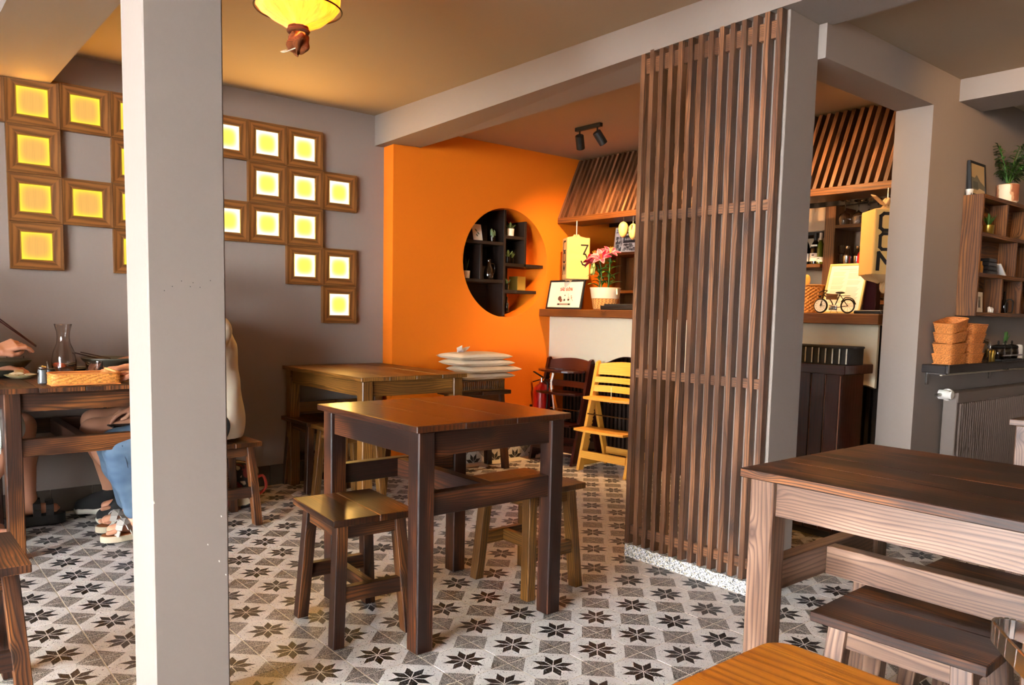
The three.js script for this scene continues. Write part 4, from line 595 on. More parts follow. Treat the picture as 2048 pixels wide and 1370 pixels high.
{
  const t = thing('utensil_basket', 'round seagrass basket holding a wooden ladle, beside the slat column', 'basket', [-0.645, YC, -2.37]);
  part(t, 'basket_wall', weaveBand((u, v) => { const a = u * Math.PI * 2, r = 0.062 + 0.004 * v; return [r * Math.cos(a), 0.003 + v * 0.155, r * Math.sin(a), Math.cos(a), 0, Math.sin(a)]; }, 90, 16, 0.0028, 15), wickerPale);
  part(t, 'basket_base', at(cyl(0.06, 0.06, 0.006, 24), 0, 0.003, 0), wickerPale); part(t, 'basket_rim', at(new THREE.TorusGeometry(0.067, 0.004, 6, 36), 0, 0.158, 0, Math.PI / 2), wickerPale);
  const l = thing('wooden_ladle', 'pale wooden ladle standing in the seagrass basket', 'spoon', [-0.675, YC + 0.01, -2.37]); part(l, 'handle', bar([0.02, 0, 0], [0, 0.15, 0], 0.009, 0.007), wood.pine); part(l, 'bowl', at(new THREE.SphereGeometry(1, 16, 10), 0, 0, 0).applyMatrix4(new THREE.Matrix4().makeTranslation(-0.005, 0.178, 0).multiply(new THREE.Matrix4().makeScale(0.022, 0.033, 0.007))), wood.pine);
}
framed('framed_menu', 'pale wood frame with a two-column printed menu, leaning on the bar', 'menu', [-0.455, YC, -2.335], 0.0, 0.3, 0.225, 0.29, 0.011, 0.012, plain('pale wood frame', 0xd9bf7c), print(512, 660, (x, w, h) => {
  x.fillStyle = '#f3ece2'; x.fillRect(0, 0, w, h); x.fillStyle = '#c4b8b4'; x.fillRect(130, 52, 250, 8); const B = [[50, 90, 190, 60], [50, 170, 190, 100], [50, 290, 190, 50], [50, 360, 190, 60], [50, 440, 190, 90], [275, 75, 190, 16], [275, 110, 190, 80], [275, 215, 190, 60], [275, 310, 190, 200], [275, 535, 190, 60]];
  for (const [a, b, c, d] of B) for (let y = b; y < b + d; y += 11) { x.fillStyle = '#cfc2bd'; x.fillRect(a, y, c - ((y * 37) % 40), 6); } x.fillStyle = '#c8604a'; x.fillRect(120, 560, 14, 26); x.fillRect(160, 568, 12, 20);
}));
{ // bicycle table clock
  const t = thing('bicycle_clock', 'small metal bicycle desk clock with a dial for its front wheel', 'clock', [-0.45, YC, -2.262], 0.05), blk = plain('dark metal', 0x2a2824, { metalness: 0.7, roughness: 0.4 });
  const wheel = (n, x) => { const w = part(t, n, at(new THREE.TorusGeometry(0.036, 0.0045, 8, 36), x, 0.041, 0), blk); return w; };
  const fw = wheel('front_wheel', -0.075); part(fw, 'clock_case', at(cyl(0.037, 0.037, 0.014, 32), -0.075, 0.041, 0, Math.PI / 2), blk); part(fw, 'clock_face', at(new THREE.CircleGeometry(0.033, 32), -0.075, 0.041, 0.0075), plain('clock dial', 0xffffff, { map: print(128, 128, (x) => { x.fillStyle = '#f2f2ea'; x.fillRect(0, 0, 128, 128); x.fillStyle = '#3a3a34'; x.font = '15px sans-serif'; x.textAlign = 'center'; for (let k = 1; k <= 12; k++) x.fillText(String(k), 64 + 48 * Math.sin(k * Math.PI / 6), 69 - 48 * Math.cos(k * Math.PI / 6)); }) }));
  part(fw, 'clock_hand', [bar([-0.075, 0.041, 0.009], [-0.062, 0.053, 0.009], 0.001, 0.002), bar([-0.075, 0.041, 0.009], [-0.05, 0.043, 0.009], 0.001, 0.0015)], blk);
  const rw = wheel('rear_wheel', 0.075); part(rw, 'spokes', Array.from({ length: 8 }, (_, k) => bar([0.075, 0.041, 0], [0.075 + 0.034 * Math.cos(k * 0.785), 0.041 + 0.034 * Math.sin(k * 0.785), 0], 0.001, 0.001)), blk);
  part(t, 'bike_frame', [tube([[-0.075, 0.041, 0.01], [-0.062, 0.085, 0.004], [-0.055, 0.115, 0]], 0.0025, 6), tube([[-0.06, 0.1, 0], [-0.02, 0.07, 0], [0.0, 0.03, 0]], 0.003, 6), tube([[-0.058, 0.108, 0], [0.03, 0.1, 0]], 0.0025, 6, 6), tube([[0.03, 0.105, 0], [0.0, 0.03, 0]], 0.003, 6, 6), tube([[0.03, 0.1, 0], [0.075, 0.041, 0]], 0.0022, 6, 6), tube([[0.0, 0.03, 0], [0.075, 0.041, 0]], 0.0022, 6, 6)], blk);
  part(t, 'handlebar', tube([[-0.075, 0.112, 0.03], [-0.055, 0.123, 0.016], [-0.05, 0.124, -0.016], [-0.07, 0.113, -0.03]], 0.0025, 6), blk); part(t, 'headlamp', at(new THREE.SphereGeometry(0.007, 10, 8), -0.082, 0.092, 0), blk);
  part(t, 'saddle', at(pillow(0.022, 0.011, 0.006, 3), 0.03, 0.112, 0), mat.black); part(t, 'chain_guard', at(pillow(0.024, 0.014, 0.004, 4), 0.0, 0.032, 0.012, Math.PI / 2), mat.steel); part(t, 'crate', slab(-0.045, 0.015, 0.075, 0.105, -0.008, 0.008), wood.gold); part(t, 'kickstand', [bar([-0.005, 0.03, 0.004], [-0.012, 0.001, 0.02], 0.002, 0.002), bar([0.005, 0.03, -0.004], [0.012, 0.001, -0.02], 0.002, 0.002)], blk);
  part(t, 'mudguard', tube([[0.038, 0.062, 0], [0.062, 0.086, 0], [0.1, 0.078, 0], [0.118, 0.05, 0]], 0.003, 6), blk); part(t, 'rack', slab(0.035, 0.085, 0.094, 0.097, -0.008, 0.008), blk);
}
{ const t = thing('card_terminal', 'black tablet with a sheet of white paper on the counter end', 'tablet', [-0.265, YC, -2.33], 0.1); part(t, 'tablet_body', slab(-0.075, 0.07, 0, 0.018, -0.06, 0.075, 0.004), mat.blackPlastic); part(t, 'paper_sheet', slab(-0.05, 0.055, 0.018, 0.0195, -0.05, 0.05, 0.0003), mat.paper); const g = single('shot_glass', 'small clear glass behind the tablet on the counter end', 'glass', lathe([[0, 0], [0.016, 0], [0.018, 0.04], [0.0165, 0.04], [0.0145, 0.006], [0, 0.006]], 16), mat.glass, [-0.26, YC, -2.46]); }
single('dark_red_box', 'dark red carton standing upright behind the framed menu', 'box', slab(-0.035, 0.035, 0, 0.2, -0.03, 0.03, 0.003), plain('dark red card', 0x3a0c0e, { roughness: 0.4 }), [-0.345, YC, -2.47]);
// bottles, glasses, shakers
const darkGlass = plain('dark wine bottle glass', 0x0a0c0a, { roughness: 0.08, clearcoat: 0.5 }), greenGlass = plain('olive bottle glass', 0x4a5212, { roughness: 0.08, clearcoat: 0.5 }), label = print(64, 96, (x) => { x.fillStyle = '#f0e8d8'; x.fillRect(0, 0, 64, 96); x.fillStyle = '#6a5a48'; x.fillRect(12, 40, 40, 4); x.fillRect(18, 52, 28, 3); x.fillStyle = '#3a2c22'; x.beginPath(); x.arc(32, 24, 8, 0, 7); x.fill(); });
[['dark wine bottle with white label, left of two on the bar shelf', -0.99, darkGlass], ['dark wine bottle with white label, right of two on the bar shelf', -0.922, darkGlass], ['olive green bottle beside the two dark wine bottles', -0.889, greenGlass]].forEach(([l, x, m], i) => {
  const t = thing('wine_bottle', l, 'bottle', [x, 1.455, -2.87 - (i === 2 ? 0.005 : 0)], 0, 'wine bottles on the bar shelf'), k = i === 2 ? 0.82 : 1;
  part(t, 'bottle_glass', lathe([[0, 0], [0.03, 0], [0.032, 0.006], [0.032, 0.1], [0.024, 0.125], [0.012, 0.15], [0.011, 0.195], [0, 0.195]].map(([r, y]) => [r * k, y]), 20), m); part(t, 'cap', at(cyl(0.0125 * k, 0.0125 * k, 0.045, 14), 0, 0.176, 0), i === 2 ? mat.canvasCloth : mat.black);
  part(t, 'bottle_label', new THREE.CylinderGeometry(0.0326 * k, 0.0326 * k, i === 2 ? 0.03 : 0.05, 20, 1, true, -1.1, 2.4).translate(0, i === 2 ? 0.03 : 0.045, 0), plain('bottle label', 0xffffff, { map: label })); if (i < 2) part(t, 'neck_label', new THREE.CylinderGeometry(0.0275, 0.0275, 0.018, 16, 1, true, -0.9, 1.8).translate(0, 0.115, 0), mat.white2);
});
{
  const g = lathe([[0.03, 0], [0.036, 0.035], [0.03, 0.065], [0.006, 0.08], [0.0035, 0.09], [0.0035, 0.14], [0.03, 0.146], [0.03, 0.148], [0.0, 0.148]], 20); let first;
  ['wine glass turned upside down at the left end of the row, against the post', 'second upside-down wine glass from the post', 'third upside-down wine glass from the post', 'fourth upside-down wine glass from the post', 'fifth upside-down wine glass from the post', 'upside-down wine glass nearest the burlap lantern'].forEach((l, i) => { const p = [-0.745 + [0, 0.05, 0.075, 0.11, 0.14, 0.18][i] , 1.6935, -2.885 - [0, 0.07, 0.02, 0.07, 0.02, 0.05][i]]; if (!first) { first = thing('wine_glass', l, 'glass', p, 0, 'wine glasses on the upper bar shelf'); part(first, 'glass_bowl', g, mat.glass); } else copyOf(first, p, 0, l, 'wine_glass'); });
  const tumb = lathe([[0, 0], [0.022, 0], [0.026, 0.05], [0.024, 0.05], [0.0205, 0.006], [0, 0.006]], 18); for (let i = 0; i < 3; i++) single('tumbler', ['lowest clear glass of the stack beside the shakers', 'middle clear glass of the stack beside the shakers', 'topmost clear glass of the stack beside the shakers'][i], 'glass', tumb, mat.glass, [-0.755, 1.4055 + i * 0.056, -2.9], 0, 'stacked clear glasses');
  const sh = lathe([[0, 0], [0.022, 0], [0.03, 0.09], [0.028, 0.1], [0.015, 0.125], [0.013, 0.15], [0, 0.153]], 24);
  [['steel cocktail shaker left of the red shaker, with a tall cap', -0.712, mat.steel, 0.02], ['black shaker between two steel ones', -0.684, mat.blackPlastic, -0.055], ['steel cocktail shaker right beside the red shaker', -0.656, mat.steel, 0.0]].forEach(([l, x, m, dz]) => { const t = thing('cocktail_shaker', l, 'shaker', [x, 1.4055, -2.9 + dz], 0, 'cocktail shakers'); part(t, 'shaker_body', sh, m); part(t, 'cap', at(cyl(0.0132, 0.0145, 0.03, 16), 0, 0.14, 0), m); });
  single('red_shaker', 'bright red plastic shaker next to the steel ones', 'shaker', lathe([[0, 0], [0.023, 0], [0.022, 0.05], [0.026, 0.055], [0.024, 0.1], [0.018, 0.115], [0, 0.118]], 20), plain('red plastic', 0xd82418, { roughness: 0.4 }), [-0.617, 1.4055, -2.87]);
  const jar = lathe([[0, 0], [0.032, 0], [0.034, 0.012], [0.03, 0.06], [0.034, 0.12], [0.031, 0.12], [0.027, 0.06], [0.03, 0.014], [0, 0.01]], 22);
  [['cut glass tumbler on the low bar shelf, left of another', -0.575], ['cut glass tumbler on the low bar shelf, beside the wall end', -0.5]].forEach(([l, x]) => single('cut_glass', l, 'glass', jar, mat.glass, [x, 1.2255, -2.9], 0, 'cut glasses on the low shelf'));
}
// host cabinet with beaded tray
{
  const t = thing('host_cabinet', 'dark boarded cabinet with overhanging top, between the slat column and the bar', 'cabinet', [-0.40, 0, -1.98]);
  part(t, 'top_board', slab(-0.27, 0.245, 0.838, 0.885, -0.16, 0.13, 0.003, 'x'), wood.mahogany); for (let i = 0; i < 6; i++) part(t, 'plank', slab(-0.25 + i * 0.0765 + 0.0028, -0.25 + (i + 1) * 0.0765 - 0.0028, 0.04, 0.838, 0.088, 0.106, 0.003, 'y'), wood.mahogany);
  part(t, 'back_seam', slab(-0.247, 0.207, 0.05, 0.83, 0.09, 0.099), plain('pale seam board', 0xc08a70)); part(t, 'side_panel', slab(0.19, 0.209, 0.0, 0.838, -0.14, 0.087, 0.002, 'y'), wood.mahogany); part(t, 'side_panel', slab(-0.25, -0.231, 0.0, 0.838, -0.14, 0.087, 0.002, 'y'), wood.mahogany); part(t, 'kick_board', slab(-0.24, 0.2, 0, 0.05, 0.06, 0.08), wood.black);
  const b = thing('beaded_tray', 'dark wicker tray with rows of white beads, on the boarded cabinet', 'tray', [-0.38, 0.885, -1.93]);
  part(b, 'tray_wall', [slab(-0.2, 0.225, 0, 0.085, 0.045, 0.055, 0.002), slab(-0.2, 0.225, 0, 0.085, -0.1, -0.09, 0.002), slab(-0.2, -0.19, 0, 0.085, -0.09, 0.045, 0.002), slab(0.215, 0.225, 0, 0.085, -0.09, 0.045, 0.002), slab(-0.19, 0.215, 0, 0.008, -0.09, 0.045)], mat.black); part(b, 'tray_rim', [tube([[-0.2, 0.086, 0.052], [0.225, 0.086, 0.052], [0.225, 0.086, -0.098], [-0.2, 0.086, -0.098]].flatMap((p, i, a) => [p, a[(i + 1) % 4].map((q, k) => mix(p[k], q, 0.5))]), 0.006, 6, 60, true)], mat.black);
  const bead = new THREE.SphereGeometry(0.0042, 6, 4); for (let k = 0; k < 12; k++) { const g = []; for (let j = 0; j < 13; j++) g.push(at(bead, -0.18 + k * 0.036, 0.009 + j * 0.0058, 0.0575)); const m = part(b, 'bead_row', g, mat.white2); m.userData.kind = 'stuff'; }
}
// ---------- small plants ----------
function rosette(t, y, n, L, W, m, spread = 0.9, s = 1) { for (let k = 0; k < n; k++) part(t, 'leaf', at(leafGeo(L * rr(0.75, 1.1), W, -0.25, 5, 0.35), 0, y, 0, 0, k * 2.4 + s, rr(1.45 - spread, 1.5)), m); }
// ---------- round niche with dark shelves ----------
{
  const t = thing('niche_shelf', 'dark wooden shelving inside the round hole in the orange wall', 'shelving', [0, 0, 0]), x0 = -3.07, x1 = -2.868, C = [-1.893, 1.474], R = 0.4;
  const half = (d) => Math.sqrt(Math.max(0, R * R - d * d)) - 0.003, zed = (y) => half(y - C[1]), yy = (z) => half(z - C[0]);
  const vert = (z, y0, y1) => part(t, 'upright', slab(x0, x1, Math.max(y0, C[1] - yy(Math.abs(z - C[0]) + 0.012 + C[0])), Math.min(y1, C[1] + yy(Math.abs(z - C[0]) + 0.012 + C[0])), z - 0.011, z + 0.011, 0.001, 'y'), wood.black);
  const hor = (y, za, zb) => part(t, 'shelf', slab(x0, x1, y - 0.012, y + 0.012, Math.max(Math.min(za, zb), C[0] - zed(Math.abs(y - C[1]) + 0.013 + C[1])), Math.min(Math.max(za, zb), C[0] + zed(Math.abs(y - C[1]) + 0.013 + C[1])), 0.001, 'z'), wood.black);
  vert(-1.90, 0.9, 2.0); vert(-2.103, 1.462, 1.80); vert(-1.68, 1.345, 1.60);
  hor(1.617, -1.889, -1.2); hor(1.338, -1.889, -1.2); hor(1.672, -1.911, -2.092); hor(1.467, -1.911, -2.6); hor(1.267, -1.911, -2.6);
  const back = new THREE.Shape(), n = 60; for (let i = 0; i <= n; i++) { const a = i / n * Math.PI * 2, z = Math.max(C[0] + R * 0.985 * Math.cos(a), -2.095), y = C[1] + R * 0.985 * Math.sin(a); i ? back.lineTo(z, y) : back.moveTo(z, y); }
  part(t, 'back_panel', at(new THREE.ExtrudeGeometry(back, { depth: 0.006, bevelEnabled: false }), -3.07, 0, 0, 0, -Math.PI / 2), wood.black);
  const xf = -2.91;
  framed('framed_leaf_print', 'small pale card with a leaf drawing, upper left in the round niche', 'picture', [-2.915, 1.629, -1.685], Math.PI / 2, 0.22, 0.085, 0.125, 0.005, 0.006, mat.paper, print(128, 192, (x, w, h) => { x.fillStyle = '#efe6cc'; x.fillRect(0, 0, w, h); x.strokeStyle = '#5c6a40'; x.fillStyle = '#6c7a50'; x.lineWidth = 4; for (const [a, b, c] of [[48, 70, 20], [78, 105, 18], [55, 130, 16]]) { x.beginPath(); x.ellipse(a, b, c, 9, 0.8, 0, 7); x.fill(); x.stroke(); } }), undefined, false);
  const pot = (name, label, p, r, h, m, leaf, kind, group) => { const o = thing(name, label, 'plant', p, 0, group); part(o, 'pot', lathe([[0, 0], [r * 0.82, 0], [r * 0.9, 0.004], [r, h], [r * 0.88, h], [r * 0.85, h - 0.01], [0, h - 0.012]], 24), m); if (kind === 'cactus') for (const [dx, dz, hh] of [[-0.018, 0, 0.05], [0.004, 0.012, 0.06], [0.02, -0.006, 0.045], [-0.004, -0.016, 0.052], [0.03, 0.012, 0.035]]) part(o, 'stem', at(lathe([[0.007, -0.008], [0.010, hh * 0.4], [0.009, hh * 0.8], [0, hh]], 9), dx * 0.7, h - 0.005, dz), leaf); else rosette(o, h - 0.012, kind === 'tall' ? 9 : 14, kind === 'tall' ? 0.11 : 0.06, kind === 'tall' ? 0.012 : 0.014, leaf, kind === 'tall' ? 0.35 : 0.9, p[2] * 9); return o; };
  const smoke = plain('dark mirrored pot', 0x201c18, { metalness: 0.8, roughness: 0.2 });
  pot('potted_succulent', 'small cluster cactus in a dark mirrored pot, upper left in the round niche', [xf, 1.629, -1.815], 0.026, 0.045, smoke, mat.succulent, 'cactus');
  pot('potted_succulent', 'spiky green plant in a white pot on the top right shelf of the niche', [xf, 1.684, -1.985], 0.03, 0.056, mat.white2, mat.succulent, 'star');
  pot('potted_succulent', 'bushy succulent in a dark pot, left one on the niche middle shelf', [xf, 1.479, -1.965], 0.026, 0.05, smoke, mat.succulent, 'star');
  pot('potted_succulent', 'bushy succulent in a dark pot, right one on the niche middle shelf', [xf - 0.03, 1.479, -2.03], 0.024, 0.046, smoke, mat.succulent, 'star');
  pot('potted_succulent', 'little spiky plant left of the gold cube pot in the niche', [xf, 1.279, -1.955], 0.021, 0.04, smoke, mat.succulent, 'star');
  pot('potted_succulent', 'tall thin-leaved plant in a white pot at the left rim of the niche', [xf, 1.35, -1.575], 0.03, 0.055, mat.white2, mat.leafDark, 'tall');
  { const o = thing('gold_planter', 'square gold metal planter on the lower right niche shelf', 'planter', [xf, 1.279, -2.065], 0.1); part(o, 'planter_body', [slab(-0.045, 0.045, 0, 0.003, -0.045, 0.045), slab(-0.045, 0.045, 0.003, 0.105, 0.042, 0.045, 0.001), slab(-0.045, 0.045, 0.003, 0.105, -0.045, -0.042, 0.001), slab(0.042, 0.045, 0.003, 0.105, -0.042, 0.042, 0.001), slab(-0.045, -0.042, 0.003, 0.105, -0.042, 0.042, 0.001)], mat.brass); }
  { const o = thing('glass_jug', 'dark glass carafe with handle in the middle of the niche', 'jug', [xf, 1.35, -1.785]); part(o, 'jug_body', lathe([[0, 0], [0.034, 0], [0.04, 0.03], [0.036, 0.07], [0.016, 0.11], [0.013, 0.14], [0.018, 0.15], [0, 0.15]], 24), plain('smoky glass', 0x1a1410, { roughness: 0.08, clearcoat: 1 })); part(o, 'handle', tube([[0, 0.12, -0.016], [0.0, 0.115, -0.05], [0, 0.06, -0.055], [0, 0.035, -0.04]], 0.004, 6), plain('smoky handle', 0x1a1410, { roughness: 0.1 })); }
  single('candle_glass', 'thin dark bottle on the lowest right niche floor', 'bottle', lathe([[0, 0], [0.016, 0], [0.017, 0.06], [0.007, 0.08], [0.007, 0.115], [0, 0.115]], 16), plain('dark bottle glass', 0x16120e, { roughness: 0.08, clearcoat: 1 }), [xf, 1.112, -1.965]);
}
// ---------- wall shelf on the right wall ----------
{
  const t = thing('wall_shelf', 'brown wooden wall shelf with many compartments on the right wall', 'shelf', [0, 0, 0]), X0 = 0.086, X1 = 0.181, b = 0.02, zr = -3.45;
  part(t, 'side_board', slab(X0, X1, 1.142, 1.748, -2.479 - b, -2.479, 0.0015, 'y'), wood.shelf); part(t, 'side_board', slab(X0, X1, 1.142, 1.748, zr, zr + b, 0.0015, 'y'), wood.shelf);
  for (const y of [1.738, 1.553, 1.35, 1.152]) part(t, 'shelf_board', slab(X0, X1 - (y > 1.7 || y < 1.2 ? 0 : 0.002), y - 0.01, y + 0.01, zr + b, -2.499, 0.0015, 'z'), wood.shelf);
  for (const [z, a, c] of [[-2.83, 1.563, 1.728], [-3.16, 1.563, 1.728], [-3.0, 1.36, 1.543], [-3.26, 1.36, 1.543], [-2.83, 1.162, 1.34], [-3.12, 1.162, 1.34]]) part(t, 'divider', slab(X0, X1 - 0.004, a, c, z - 0.009, z + 0.009, 0.001, 'y'), wood.shelf);
  part(t, 'back_panel', slab(X0, X0 + 0.004, 1.162, 1.728, zr + b, -2.499, 0.0005, 'z'), wood.shelf);
  const o = thing('small_succulent', 'spiky plant in a small gold pot in the top left shelf compartment', 'plant', [0.135, 1.563, -2.695]); part(o, 'pot', lathe([[0, 0], [0.026, 0], [0.028, 0.05], [0.025, 0.05], [0.024, 0.042], [0, 0.04]], 20), mat.brass); rosette(o, 0.04, 15, 0.07, 0.014, mat.leaf, 0.6, 2);
  const bs = thing('box_stack', 'stack of small dark lacquered boxes beside a leaning photo', 'box', [0.135, 1.36, -2.71]); for (let i = 0; i < 4; i++) part(bs, 'lacquer_box', slab(-0.03, 0.03, i * 0.021, i * 0.021 + 0.019, -0.075 + i * 0.008, 0.065 - i * 0.004, 0.003), mat.blackPlastic);
  single('amber_vial', 'small amber bottle left of the lacquered boxes', 'bottle', lathe([[0, 0], [0.011, 0], [0.012, 0.035], [0.006, 0.045], [0.006, 0.062], [0, 0.062]], 14), plain('amber glass', 0x9a6a20, { roughness: 0.1, clearcoat: 1 }), [0.15, 1.36, -2.595]);
  { const f = thing('leaning_photo', 'thin white-framed photo leaning slantwise against the lacquered boxes', 'photo', [0.135, 1.3585, -2.9]); part(f, 'photo_board', at(slab(-0.035, 0.035, 0, 0.11, -0.004, 0.004), 0, 0.0, 0, 1.0), mat.paper); }
  framed('photo_frame', 'small white picture frame in the bottom left shelf compartment', 'photo', [0.13, 1.162, -2.665], Math.PI / 2, 0.06, 0.085, 0.105, 0.024, 0.008, mat.white2, print(64, 96, (x) => { x.fillStyle = '#8f8a80'; x.fillRect(0, 0, 64, 96); x.fillStyle = '#5c5a54'; x.fillRect(18, 30, 28, 60); }), undefined, false);
  { const e = thing('elephant_figure', 'tiny white elephant figure in front of the white frame', 'figurine', [0.162, 1.162, -2.73]); part(e, 'elephant_body', limbs([[[0, 0.018, -0.012], [0, 0.018, 0.008], 0.011, 0.01], [[0, 0.023, 0.018], [0, 0.022, 0.02], 0.008, 0.007], [[0, 0.018, 0.026], [0, 0.006, 0.03], 0.003, 0.002], ...[-1, 1].flatMap((s) => [[[s * 0.006, 0.012, -0.014], [s * 0.006, 0.003, -0.014], 0.004, 0.004], [[s * 0.006, 0.012, 0.008], [s * 0.006, 0.003, 0.008], 0.004, 0.004]])], 0.005, 0.0015, 0.004), mat.white2); }
  single('bottle_ornament', 'slim dark bottle in the second bottom compartment', 'bottle', lathe([[0, 0], [0.02, 0], [0.022, 0.05], [0.008, 0.08], [0.007, 0.12], [0, 0.12]], 16), plain('dark ornament glass', 0x1a1512, { roughness: 0.1, clearcoat: 1 }), [0.125, 1.162, -3.03]);
  { const f = thing('wire_ornament', 'black wire cradle standing in front of the slim dark bottle', 'ornament', [0.16, 1.163, -3.0]); part(f, 'wire', tube([[0, 0.002, -0.05], [0, 0.065, -0.055], [0, 0.065, 0.04], [0, 0.002, 0.045], [0.012, 0.002, 0.0]], 0.0035, 6, 40, true), mat.black); }
  framed('landscape_print', 'black-framed mountain landscape standing on top of the wall shelf', 'picture', [0.112, 1.748, -2.59], Math.PI / 2, 0.09, 0.2, 0.175, 0.012, 0.014, mat.black, print(256, 224, (x, w, h) => { x.fillStyle = '#b99f72'; x.fillRect(0, 0, w, h); x.fillStyle = '#6e6a54'; x.beginPath(); x.moveTo(0, 100); x.lineTo(70, 104); x.lineTo(110, 78); x.lineTo(170, 120); x.lineTo(256, 150); x.lineTo(256, 190); x.lineTo(0, 190); x.fill(); x.fillStyle = '#4a4a3c'; x.fillRect(40, 130, 90, 50); x.fillStyle = '#cdb286'; x.beginPath(); x.moveTo(60, 224); x.lineTo(150, 175); x.lineTo(256, 185); x.lineTo(256, 224); x.fill(); }), undefined, false);
  single('little_cup', 'tiny white cup on the shelf top, left of the landscape print', 'cup', lathe([[0, 0], [0.014, 0], [0.018, 0.03], [0.0165, 0.03], [0.013, 0.004], [0, 0.004]], 16), mat.white2, [0.105, 1.748, -2.5]);
  const p = thing('potted_palm', 'feathery dark green palm in a speckled terracotta-white pot on the shelf top', 'plant', [0.134, 1.748, -2.93]);
  const speck = dataTex(128, 128, (u, v) => { const a = fbm(u, v, 5, 5, 33, 4); return a > 0.52 ? [0.93, 0.84, 0.70] : a > 0.42 ? [0.80, 0.58, 0.40] : [0.62, 0.36, 0.22]; });
  part(p, 'pot', lathe([[0, 0], [0.044, 0], [0.053, 0.012], [0.053, 0.095], [0.05, 0.1], [0.047, 0.098], [0.047, 0.088], [0, 0.086]], 28), plain('speckled pot', 0xffffff, { map: speck, roughness: 0.6 }));
  for (let k = 0; k < 11; k++) { const a = k * 2.4, sp = rr(0.25, 0.75), L = rr(0.17, 0.26), P = (u) => [Math.cos(a) * sp * L * u ** 1.3, 0.09 + L * u * (1 - 0.3 * u * sp), Math.sin(a) * sp * L * u ** 1.3 * 1.1]; const f = part(p, 'frond_stem', tube([P(0), P(0.35), P(0.7), P(1)], 0.0022, 5), mat.leaf); const lf = []; for (let j = 4; j < 15; j++) { const u = j / 14, q = P(u); for (const s of [-1, 1]) lf.push(at(leafGeo(0.085 * (1.25 - u * 0.6), 0.011, 0.5, 4, 0.2), ...q, 0, -a + s * rr(0.7, 1.0), rr(-0.2, 0.35))); } part(f, 'frond', lf, k % 3 ? mat.leafDark : mat.leaf); }
}
